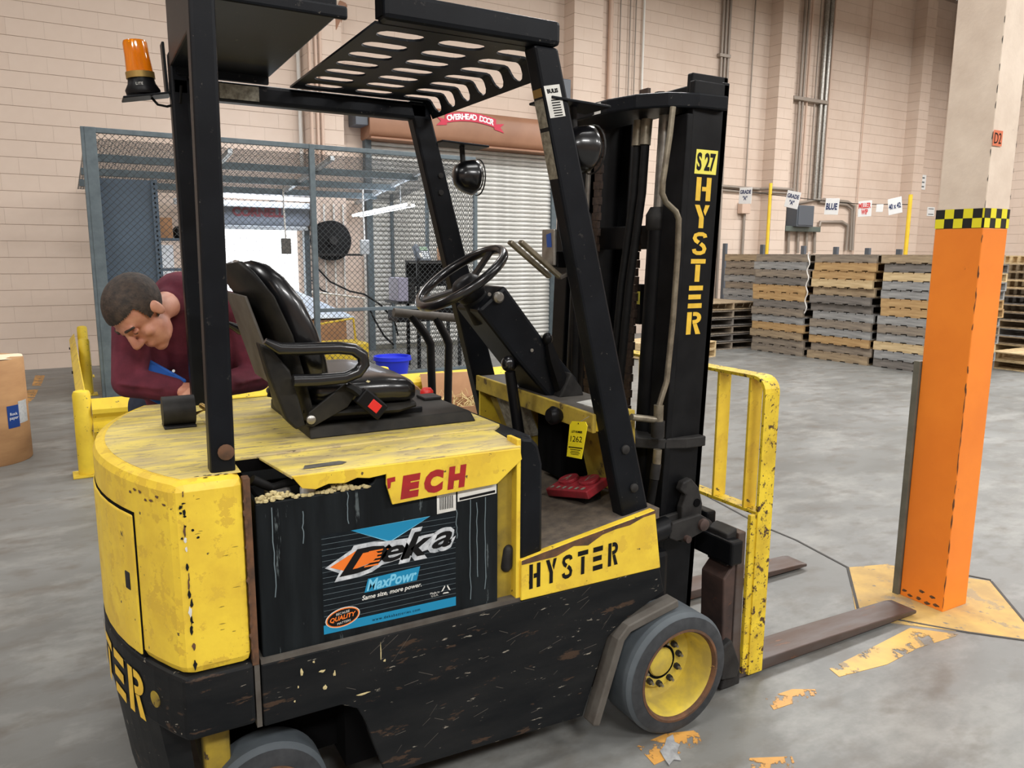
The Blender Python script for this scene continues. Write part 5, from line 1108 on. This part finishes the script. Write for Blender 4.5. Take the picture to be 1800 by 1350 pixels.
# scuffs and dried splashes on the side skirt
SKP = lambda s_, z: Vector((s_, -.5006, z))
for x, z, w, h in ((-1.08, .50, .004, .014), (-1.03, .49, .010, .004), (-1.00, .475, .004, .009), (-1.025, .445, .006, .008), (-1.09, .465, .003, .004), (-1.05, .52, .003, .004), (-.88, .50, .002, .028), (-.87, .475, .005, .004), (-1.1, .43, .004, .003), (-.93, .40, .02, .004)): cwchip(SKP, x, z, w, h, 'crumbs')
for k in range(46):
    x, z, l, a = random.uniform(-1.1, -.12), random.uniform(.18, .52), random.uniform(.01, .05), random.choice([.25, -.5, .1, .7, 1.2]); 
    if x < -.85 and z < .4 or z < .2 + (x + .25) * 1.2: continue
    flat('scratch', 'fender_grey', FL, [SKP(x, z), SKP(x + l, z + l * a), SKP(x + l, z + l * a + .0016), SKP(x, z + .0012)])
# dried drips down the battery side
for x, z0, z1 in ((-.62, .86, .58), (-.60, .85, .64), (-.575, .86, .60), (-.66, .84, .76), (-1.13, .92, .70), (-1.06, .90, .82), (-.95, .93, .85)):
    b = MB(); pts = [(x + random.uniform(-.002, .002), z0 + (z1 - z0) * i / 8) for i in range(9)]
    b.add([bp_(px_ - .0012, pz, .8) for px_, pz in pts] + [bp_(px_ + .0012, pz, .8) for px_, pz in pts], [(i, i + 1, 10 + i, 9 + i) for i in range(8)]); b.obj('drip', 'line_grey', bt)
# ------------------------------------------------------------------ mast (leaning forward a little)
SH = .035                                            # forward lean, metres per metre
def mt(x, z): return x + (z - .28) * SH
def rail(name, x0, x1, y0, y1, z0, z1, m='mast_black', bev=.004):
    return MB().hexa([(mt(x0, z0), y0, z0), (mt(x1, z0), y0, z0), (mt(x1, z0), y1, z0), (mt(x0, z0), y1, z0), (mt(x0, z1), y0, z1), (mt(x1, z1), y0, z1), (mt(x1, z1), y1, z1), (mt(x0, z1), y1, z1)]).obj(name, m, FL, bev)
for s in (-1, 1):
    lo, hi = sorted((s * .36, s * .335)); rail('outer_rail_web', .15, .295, lo, hi, .2, 2.03)
    lo, hi = sorted((s * .36, s * .27)); rail('outer_rail_flange', .27, .295, lo, hi, .2, 2.035); rail('outer_rail_flange', .13, .155, lo, hi, .25, 1.93)
    lo, hi = sorted((s * .325, s * .30)); rail('inner_rail_web', .17, .32, lo, hi, .16, 2.06)
    lo, hi = sorted((s * .325, s * .235)); rail('inner_rail_flange', .30, .32, lo, hi, .16, 2.06); rail('inner_rail_flange', .17, .19, lo, hi, .16, 1.9)
    y = s * .222
    MB().cyl((mt(.16, .3), y, .3), (mt(.16, 1.62), y, 1.62), .036, n=18).obj('lift_cylinder', 'mast_black', FL, smooth=60)
    MB().lathe([(.036, 0), (.044, .01), (.044, .05), (.03, .075)], (mt(.16, 1.58), y, 1.58), n=18).obj('cylinder_gland', 'cast_grey', FL, smooth=40)
    MB().cyl((mt(.16, 1.62), y, 1.62), (mt(.16, 1.96), y, 1.96), .022, n=14).obj('cylinder_rod', 'bare_steel', FL, smooth=60)
for s in (-1, 1):
    lo, hi = sorted((s * .225, s * .205)); rail('carriage_rail_web', .21, .33, lo, hi, .14, 2.0)
    lo, hi = sorted((s * .225, s * .15)); rail('carriage_rail_flange', .31, .33, lo, hi, .14, 2.0)
rail('mast_crossbar', .18, .26, -.33, .33, 1.52, 1.60); rail('mast_crossbar', .18, .26, -.33, .33, .55, .65); rail('mast_crossbar', .10, .24, -.36, .36, .24, .34)
rail('mast_crossbar', .19, .30, -.32, .32, 1.98, 2.03)
cap = [(.33, -.385), (.22, -.375), (.13, -.335), (.065, -.26), (.035, -.15), (.03, 0), (.035, .15), (.065, .26), (.13, .335), (.22, .375), (.33, .385), (.33, .3), (.24, .27), (.24, -.27), (.33, -.3)]
o = MB().prism(cap, 2, 1.945, 1.99).obj('mast_top_plate', 'lift_black', FL, .006)
flat('warning_label', 'sticker_white', FL, [Vector((.0298 + .003, y, z)) for y, z in ((-.12, 1.95), (.02, 1.95), (.02, 1.985), (-.12, 1.985))]); flat('warning_label', 'brass', FL, [Vector((.0318, y, z)) for y, z in ((.02, 1.95), (.1, 1.95), (.1, 1.985), (.02, 1.985))])
for (x, y) in ((.16, -.2), (.16, -.26), (.16, .2)): MB().lathe([(.018, 0), (.018, .014), (.008, .016)], (x, y, 1.99), n=6).obj('cap_bolt', 'cast_grey', FL)
arcp = [(.30, -.39), (.22, -.385), (.13, -.35), (.06, -.28), (.03, -.2), (.12, -.17), (.2, -.2), (.30, -.24)]
MB().prism(arcp, 2, .875, .91).obj('mast_stay', 'cast_grey', FL, .004); MB().prism([(x, -y) for x, y in arcp[::-1]], 2, .875, .91).obj('mast_stay', 'cast_grey', FL, .004)
# chains
for s in (-1, 1):
    b = MB(); y = s * .12
    for k in range(58):
        z = .42 + k * .028; x = mt(.15, z); w = .022 if k % 2 else .016
        b.box(x - .006, x + .006, y - w, y + w, z, z + .027)
    b.obj('lift_chain', 'chain', FL, kind='stuff')
MB().box(mt(.2, 1.3) - .012, mt(.2, 1.3) + .012, -.118, -.082, 1.26, 1.4).obj('chain_anchor', 'mast_black', FL, .003); flat('yellow_tag', 'sticker_yellow', FL, [Vector((mt(.185, 1.35), y, z)) for y, z in ((-.115, 1.33), (-.085, 1.33), (-.085, 1.375), (-.115, 1.375))])
# hoses and the bent steel pipe
for y, x0 in ((-.14, .12), (-.175, .125)):
    MB().tube([(x0 + .03, y - .03, 1.92), (x0 + .02, y - .03, 1.7), (x0 - .005, y - .01, 1.4), (x0 - .01, y + .02, 1.05), (x0, y + .04, .8), (x0 + .03, y + .05, .6)], .014, 10).obj('hydraulic_hose', 'rubber', FL, smooth=60)
    MB().cyl((x0 + .031, y - .03, 1.93), (x0 + .025, y - .03, 1.85), .018, n=12).obj('hose_fitting', 'pipe_steel', FL, smooth=60)
MB().tube([(.14, .13, 1.93), (.135, .13, 1.7), (.12, .13, 1.3), (.12, .13, .8)], .014, 10).obj('hydraulic_hose', 'rubber', FL, smooth=60); MB().cyl((.141, .13, 1.94), (.138, .13, 1.83), .018, n=12).obj('hose_fitting', 'pipe_steel', FL, smooth=60)
PY = -.368
pipe_px = [(1183, 188), (1177, 240), (1165, 320), (1164, 340), (1170, 355), (1188, 372), (1193, 385), (1191, 450), (1183, 560), (1172, 670), (1164, 695), (1158, 715)]
MB().tube([on(x, y, 1, PY) for x, y in pipe_px], .0095, 10).obj('steel_pipe', 'pipe_steel', FL, smooth=70)
for (a, c, r, m) in (((1158, 712), (1157, 740), .016, 'pipe_steel'), ((1157, 740), (1156, 768), .022, 'cast_grey'), ((1156, 790), (1154, 815), .014, 'pipe_steel'), ((1154, 815), (1150, 842), .016, 'cast_grey')): MB().cyl(on(*a, 1, PY), on(*c, 1, PY), r, n=12).obj('pipe_fitting', m, FL, smooth=40)
MB().tube([on(1150, 842, 1, PY), on(1144, 880, 1, PY + .01), on(1136, 905, 1, PY + .02)], .014, 10).obj('hydraulic_hose', 'rubber', FL, smooth=60)
MB().cyl(on(1110, 733, 1, PY), on(1152, 738, 1, PY), .011, n=10).obj('pipe_fitting', 'pipe_steel', FL, smooth=40)
# stencil and number on the near rail
def rp(x, z): return Vector((mt(x, z), -.3608, z))
flat('number_plate', 'sticker_yellow', FL, [rp(.172, 1.752), rp(.262, 1.752), rp(.265, 1.826), rp(.175, 1.826)])
text('number_text', 'S 27', 'letter_black', FL, rp(.218, 1.789) + Vector((0, -.0006, 0)), (1, 0, 0), (SH, 0, 1), width=.078, height=.056, bold=.004)
stencil('stencil_letter', 'HYSTER', 'letter_yellow', FL, lambda s, t: rp(.184 + s, 1.742 + t), .062, .072, .0125, vertical=True)
# tilt bracket and cylinder
MB().prism([(.20, .56), (.24, .55), (.285, .60), (.29, .68), (.27, .74), (.235, .775), (.20, .765), (.19, .74), (.215, .72), (.20, .68)], 1, -.40, -.372).obj('tilt_bracket', 'cast_grey', FL, .005)
MB().lathe([(.014, 0), (.014, .003)], (.262, -.4005, .688), (0, -1, 0), 16).obj('bracket_hole', 'dark_hole', FL)
MB().cyl((-.02, -.40, .60), (.14, -.40, .625), .036, n=18).obj('tilt_cylinder', 'mast_black', FL, smooth=60)
for k in (-.028, .028): MB().prism([(.12, .60), (.15, .585), (.22, .585), (.275, .60), (.28, .64), (.25, .66), (.18, .655), (.13, .65)], 1, -.40 + k - .008, -.40 + k + .008).obj('clevis', 'cast_grey', FL, .004)
MB().lathe([(.02, 0), (.02, .012), (.012, .016)], (.258, -.436, .625), (0, -1, 0), 16).obj('clevis_pin', 'shank_rust', FL, smooth=40); MB().lathe([(.012, 0), (.012, .014)], (.19, -.436, .588), (0, -1, 0), 12).obj('clevis_bolt', 'shank_rust', FL, smooth=40)
MB().box(-.06, .13, -.43, .43, .36, .56).obj('front_axle_case', 'mast_black', FL, .02)
# carriage, forks, load backrest
MB().box(.375, .43, -.46, .46, .46, .545).obj('carriage_bar', 'mast_black', FL, .008); MB().box(.375, .42, -.46, .46, .06, .13).obj('carriage_bar', 'cast_grey', FL, .008)
for y in (-.20, .20): MB().box(.30, .38, y - .03, y + .03, .10, .62).obj('carriage_plate', 'mast_black', FL, .006)
MB().prism([(.345, .06), (.42, .05), (.43, .10), (.385, .20), (.345, .18)], 1, -.475, -.445).obj('carriage_hook', 'cast_grey', FL, .006); MB().prism([(.36, .01), (.45, .01), (.45, .06), (.38, .075)], 1, -.46, -.40).obj('carriage_hook', 'cast_grey', FL, .006)
MB().box(.41, .455, -.30, -.20, .50, .60).obj('fork_pin_block', 'mast_black', FL, .008); MB().capsule((.40, -.31, .56), (.40, -.25, .565), .02, .02).obj('fork_lock', 'cast_grey', FL, smooth=60)
def fork(y0, y1, x1, lab=None):
    b = MB(); b.prism([(.435, .56), (.47, .56), (.475, .12), (.485, .055), (.505, .052), (.9, .048), (x1 - .04, .034), (x1, .028), (x1, .014), (.47, .006), (.445, .02), (.435, .06)], 1, y0, y1); o = b.obj('fork', 'fork_steel', FL, .004)
    MB().prism([(.39, .56), (.437, .575), (.437, .47), (.40, .44)], 1, y0 + .01, y1 - .01).obj('fork_hook', 'cast_grey', o, .005); MB().prism([(.38, .40), (.436, .46), (.436, .05), (.41, .05), (.39, .12)], 1, y0 + .004, y1 - .004).obj('fork_shank', 'shank_rust', o, .006)
fork(-.43, -.31, 1.505); fork(.135, .255, 1.505)
# load backrest: bent flat bar frame with uprights
lbx0, lbx1 = .505, .574
R0, HW, HT, TH = .055, .445, 1.098, .011
outer = [(-HW, .02)] + [(-HW, HT - R0)] + arc(-HW + R0, HT - R0, R0, 180, 90, 6)[1:] + arc(HW - R0, HT - R0, R0, 90, 0, 6) + [(HW, .02)]
inner = [(-HW + TH, .02), (-HW + TH, HT - R0)] + arc(-HW + R0, HT - R0, R0 - TH, 180, 90, 6)[1:] + arc(HW - R0, HT - R0, R0 - TH, 90, 0, 6) + [(HW - TH, .02)]
b = MB(); n = len(outer)
vs = [(lbx0, y, z) for y, z in outer] + [(lbx0, y, z) for y, z in inner] + [(lbx1, y, z) for y, z in outer] + [(lbx1, y, z) for y, z in inner]
fs = []
for i in range(n - 1): fs += [(i, i + 1, n + i + 1, n + i), (2 * n + i, 3 * n + i, 3 * n + i + 1, 2 * n + i + 1), (i, 2 * n + i, 2 * n + i + 1, i + 1), (n + i, n + i + 1, 3 * n + i + 1, 3 * n + i)]
fs += [(0, n, 3 * n, 2 * n), (n - 1, 3 * n - 1, 4 * n - 1, 2 * n - 1)]
b.add(vs, fs); lbk = b.obj('load_backrest', 'worn_yellow', FL)
MB().box(lbx0 + .004, lbx1 - .01, -HW + TH, HW - TH, .612, .624).obj('cross_bar', 'worn_yellow', lbk, .001)
for y in (-.375, -.225, -.075, .075, .225, .375): MB().box(lbx0 + .004, lbx1 - .006, y, y + .010, .624, HT - TH).obj('upright_bar', 'lift_yellow', lbk, .001)
for s in (-1, 1): MB().box(.478, .507, s * .432 - .008, s * .432 + .008, .03, .618).obj('mount_strip', 'worn_yellow', lbk, .002)
# ------------------------------------------------------------------ wheels
def wheel(name, c, R, Wd, rim_r, s, lugs, m='rim_yellow'):
    c = Vector(c); ax = Vector((0, s, 0))
    w = MB().lathe([(rim_r + .004, 0), (R - .03, .0), (R - .012, -.006), (R, -.02), (R, -Wd + .02), (R - .012, -Wd + .006), (rim_r, -Wd), (rim_r, -Wd + .01), (rim_r + .004, -.01), (rim_r + .004, 0)], c, ax, 48, False).obj(name, 'tyre', FL, smooth=35)
    MB().lathe([(rim_r + .006, .0008), (R - .03, .0015), (R - .011, -.0045)], c, ax, 48).obj('sidewall', 'tyre_side', w, smooth=60) if False else None
    MB().rings([[c + ax * h + Vector((r * math.cos(a), 0, r * math.sin(a))) for a in [2 * PI * i / 48 for i in range(48)]] for r, h in ((rim_r + .005, .001), (R - .03, .0012), (R - .011, -.005))], cap=False).obj('sidewall', 'tyre_side', w, smooth=60)
    MB().rings([[c + ax * h + Vector((r * math.cos(a), 0, r * math.sin(a))) for a in [2 * PI * i / 48 for i in range(48)]] for r, h in ((rim_r + .008, .002), (rim_r, .003), (rim_r - .004, -.004), (rim_r - .006, -.012))], cap=False).obj('rim_lip', 'rust', w, smooth=50)
    dz = Wd * .62
    MB().rings([[c + ax * h + Vector((r * math.cos(a), 0, r * math.sin(a))) for a in [2 * PI * i / 48 for i in range(48)]] for r, h in ((rim_r - .006, -.010), (rim_r - .014, -.03), (rim_r - .022, -dz), (rim_r * .62, -dz - .004), (.001, -dz - .004))], cap=False).obj('rim', m, w, smooth=40)
    MB().lathe([(rim_r * .60, -dz - .004), (rim_r * .60, -dz + .006), (rim_r * .58, -dz + .008)], c, ax, 36).obj('hub_flange', m, w, smooth=30)
    MB().lathe([(rim_r * .33, -dz), (rim_r * .32, -dz + .013), (rim_r * .28, -dz + .016), (.004, -dz + .016)], c, ax, 28).obj('hub_cap', m, w, smooth=30)
    MB().rings([[c + ax * (-dz + .009) + Vector((r * math.cos(a), 0, r * math.sin(a))) for a in [2 * PI * i / 32 for i in range(32)]] for r in (rim_r * .40, rim_r * .34)], cap=False).obj('hub_groove', 'dark_hole', w)
    for k in range(lugs):
        a = 2 * PI * k / lugs + .2; q = c + Vector((math.cos(a), 0, math.sin(a))) * rim_r * .49 + ax * (-dz + .008)
        n_ = MB().lathe([(.010, 0), (.010, .014)], q, ax, 6).obj('lug_nut', 'cast_grey', w); MB().lathe([(.0045, .01), (.0045, .026)], q, ax, 8).obj('stud', 'bare_steel', n_)
for s in (-1, 1):
    wheel('front_wheel', (.075, s * .565, .2), .2, .17, .145, s, 10)
    wheel('rear_wheel', (-1.16, s * .46, .15), .15, .11, .09, s, 6, 'cast_grey')
# ------------------------------------------------------------------ lot tag hanging on the brake knob
tg = thing('lot_tag', 'yellow paper tag with handwritten number 1262 hanging at the dash', 'tag', (-.232, -.215, .84))
A, Bq, C_, D_ = on(1002, 740, 0, -.235), on(1033, 742, 0, -.235), on(1022, 807, 0, -.235), on(996, 802, 0, -.235)
xd, ud = (Bq - A).normalized(), (A - D_).normalized(); nn = Vector((-1, 0, 0))
b = MB(); ab = A.lerp(Bq, .12); ba_ = A.lerp(Bq, .88); dn = ud * -.012
pts = [D_, C_, Bq + dn, ba_, ab, A + dn]; b.add([p for p in pts] + [p + Vector((.0012, 0, 0)) for p in pts], [tuple(range(6)), tuple(range(11, 5, -1))] + [(i, (i + 1) % 6, 6 + (i + 1) % 6, 6 + i) for i in range(6)]); b.obj('card', 'tag_yellow', tg)
cc = (A + Bq + C_ + D_) / 4; w_ = (Bq - A).length; h_ = (A - D_).length
def tg_t(tx, k, wd, ht=None, m='letter_black', b_=0): text('tag_text', tx, m, tg, cc + ud * h_ * k + nn * .0006, xd, ud, width=w_ * wd, height=ht, bold=b_)
tg_t('LOT NUMBER', .22, .62, None, b_=.004); tg_t('1262', .02, .66, h_ * .16); [flat('print_line', 'letter_black', tg, quad(cc + ud * h_ * k + nn * .0006, xd, ud, w_ * wq, h_ * hq)) for k, wq, hq in ((-.22, .8, .03), (-.28, .6, .018), (-.33, .5, .014), (-.37, .55, .014), (-.41, .45, .014))]
ht_ = A.lerp(Bq, .5) - ud * .006; MB().lathe([(.0022, 0), (.0022, .0006)], ht_ + nn * .0006, nn, 10).obj('eyelet', 'dark_hole', tg)
MB().tube([ht_, ht_ + Vector((.01, .02, -.03)), ht_ + Vector((.012, .012, .0)), ht_ + Vector((.03, -.01, .02))], .0012, 5).obj('tie_wire', 'bare_steel', tg)
# ------------------------------------------------------------------ man leaning on the far side of the forklift
def V(*a): return Vector(a)
HC = V(-1.305, .55, 1.305)
Uh = V(-.78, -.35, .48).normalized(); Fh = V(-.35, -.35, -.87); Fh = (Fh - Uh * Fh.dot(Uh)).normalized(); Lh = Uh.cross(Fh).normalized()
H3 = Matrix((Lh, Fh, Uh)).transposed()
def hp_(l, f, u): return HC + H3 @ V(l, f, u)
neck = V(-1.165, .70, 1.345); shR, shL = V(-1.325, .70, 1.235), V(-.965, .70, 1.285); elR, elL = V(-1.355, .64, 1.065), V(-.93, .66, 1.05); wrR, wrL = V(-1.225, .555, 1.04), V(-1.075, .545, 1.045)
chest, belly, hip = V(-1.165, .80, 1.19), V(-1.16, .93, 1.04), V(-1.155, 1.03, .92)
hipR, hipL, knR, knL, anR, anL = V(-1.25, 1.04, .90), V(-1.06, 1.04, .90), V(-1.27, 1.03, .49), V(-1.05, 1.05, .49), V(-1.29, 1.10, .09), V(-1.03, 1.12, .09)
def head(b, k=0.):
    b.ell(hp_(0, -.012, .04), (.076 + k, .098 + k, .084 + k), H3, 20, 12); b.ell(hp_(0, .028, -.045), (.055, .060, .073), H3, 18, 10)
    b.ell(hp_(0, .066, -.098), (.026, .026, .022), H3); b.ell(hp_(0, .04, -.08), (.05, .045, .035), H3)
    b.capsule(hp_(0, .088, .02), hp_(0, .112, -.022), .010, .015, 10); b.ell(hp_(0, .098, -.03), (.019, .014, .011), H3)
    b.ell(hp_(0, .078, .034), (.052, .016, .012), H3)
    for s in (-1, 1):
        b.ell(hp_(s * .038, .060, -.022), (.019, .019, .018), H3); b.ell(hp_(s * .078, -.008, -.002), (.010, .020, .031), H3); b.ell(hp_(s * .083, -.014, .004), (.006, .014, .022), H3)
    b.ell(hp_(0, .084, -.060), (.026, .014, .006), H3); b.ell(hp_(0, .082, -.072), (.023, .013, .007), H3)
def limb(b, pts, rs):
    for i in range(len(pts) - 1): b.capsule(pts[i], pts[i + 1], rs[i], rs[i + 1], 14)
def hand(b, w, d, side):
    d = d.normalized(); up = V(0, 0, 1); sd = d.cross(up).normalized() * side
    palm = w + d * .05; b.ell(palm, (.02, .02, .02)); b.capsule(w, w + d * .075, .026, .024); b.capsule(w + sd * .018, w + d * .08 + sd * .026, .018, .013); b.capsule(w - sd * .018, w + d * .075 - sd * .026, .018, .013)
    for k, ln in ((-.030, .055), (-.010, .07), (.010, .076), (.030, .066)):
        a = w + d * .078 + sd * k; m_ = a + d * ln * .55 + up * .004; e = m_ + d * ln * .4 - up * .022; limb(b, [a, m_, e], [.0095, .009, .0078])
    a = w + d * .02 - sd * .03; limb(b, [a, a + d * .03 - sd * .028, a + d * .058 - sd * .03 - up * .008], [.012, .0105, .009])
b = MB(); head(b); limb(b, [hp_(0, -.035, -.05), neck], [.044, .05])
limb(b, [neck, chest, belly, hip], [.085, .12, .12, .12]); b.ell(chest, (.16, .10, .12))
limb(b, [neck, shR, elR, wrR], [.06, .055, .04, .028]); limb(b, [neck, shL, elL, wrL], [.06, .055, .04, .028])
limb(b, [hip, hipR, knR, anR], [.1, .085, .055, .04]); limb(b, [hip, hipL, knL, anL], [.1, .085, .055, .04])
for a in (anR, anL): b.capsule(a + V(0, 0, -.045), a + V(0, -.15, -.055), .038, .03)
hand(b, wrR, V(.9, -.25, -.02), 1); hand(b, wrL, V(-.85, -.35, -.02), -1)
pe = blob(b, 'person', 'skin', (-1.155, 1.05, 0), None, .0062, 4, **LB('person in a maroon long-sleeved shirt bent over the forklift deck, head bowed', 'person'))
b = MB(); b.ell(hp_(0, -.012, .04), (.083, .105, .092), H3, 24, 14)
def hairy(p):
    q = H3.transposed() @ (p - HC); l, f, u = q
    if f > .03: return u > .066 + (f - .03) * .12
    if f > .008: return u > .0
    return u > (.012 if abs(l) > .06 and f > -.03 else -.045)
blob(b, 'hair', 'hair', HC, pe, .005, 2, hairy)
b = MB(); b.capsule(hp_(.02, .092, .037), hp_(.05, .078, .034), .0045, .004); b.capsule(hp_(-.02, .092, .037), hp_(-.05, .078, .034), .0045, .004); b.obj('eyebrows', 'hair', pe, smooth=60)
for s in (-1, 1):
    MB().ell(hp_(s * .032, .078, .015), (.014, .010, .008), H3).obj('eyelid', 'skin', pe, smooth=60); MB().ell(hp_(s * .032, .0855, .0105), (.011, .003, .0018), H3).obj('lashes', 'hair', pe)
b = MB(); limb(b, [neck + V(.0, .01, -.01), chest, belly, hip], [.10, .145, .145, .14]); b.ell(chest, (.195, .115, .15)); b.ell(belly + V(0, -.04, .03), (.2, .12, .16)); b.capsule(neck, neck.lerp(hp_(0, -.035, -.05), .42), .068, .056, 16); b.ell(V(-1.03, .74, 1.16), (.075, .08, .12)); b.ell(V(-1.28, .74, 1.14), (.07, .08, .11)); limb(b, [neck + V(0, .02, -.03), shR, elR, wrR], [.08, .07, .055, .042]); limb(b, [neck + V(0, .02, -.03), shL, elL, wrL], [.08, .07, .056, .042])
limb(b, [shR, chest], [.07, .1]); limb(b, [shL, chest], [.07, .1])
for k, (a, c) in enumerate(((elR, wrR), (elL, wrL), (shR, elR), (shL, elL))):
    for q in (.12, .3, .5, .7): p_ = a.lerp(c, q); b.ell(p_ + V(random.uniform(-.006, .006), -.01, .004), (.060 - .014 * q, .058 - .014 * q, .012), None, 14, 6)
sh = blob(b, 'shirt', 'maroon_cloth', (-1.155, .85, 1.1), pe, .0065, 3)
MB().lathe([(.005, 0), (.005, .002)], on(305, 652, 1, .63), (0, -1, .2), 10).obj('button', 'white_plastic', pe)
b = MB(); limb(b, [hip + V(0, 0, .02), hipR, knR, anR], [.14, .10, .075, .065]); limb(b, [hip + V(0, 0, .02), hipL, knL, anL], [.14, .10, .075, .065]); blob(b, 'trousers', 'jeans', (-1.155, 1.05, .5), pe, .012, 4)
for a in (anR, anL):
    b = MB(); b.capsule(a + V(0, .0, -.02), a + V(0, -.0, -.04), .052, .052); b.capsule(a + V(0, .01, -.045), a + V(0, -.16, -.055), .045, .035); blob(b, 'boot', 'boot', a, pe, .009, 3)
q = on(272, 672, 1, .66)
MB(Matrix.Translation(q) @ Matrix.Rotation(math.radians(35), 4, 'Y')).box(-.075, .085, -.008, .008, -.06, .06).obj('blue_folder', 'cloth_blue', None, .006, **LB('bright blue plastic folder held under the person\'s arm', 'folder'))
# small tool and pale sheet by the hands
tl = thing('screwdriver', 'small tool with a wooden handle lying by the alarm on the deck', 'screwdriver', (-1.16, .10, 1.01))
MB().capsule((-1.19, .14, 1.055), (-1.155, .10, 1.03), .008, .009).obj('handle', 'brass', tl, smooth=60); MB().cyl((-1.155, .10, 1.03), (-1.12, .06, 1.012), .003, n=8).obj('shaft', 'bare_steel', tl)
bpy.context.view_layer.update()
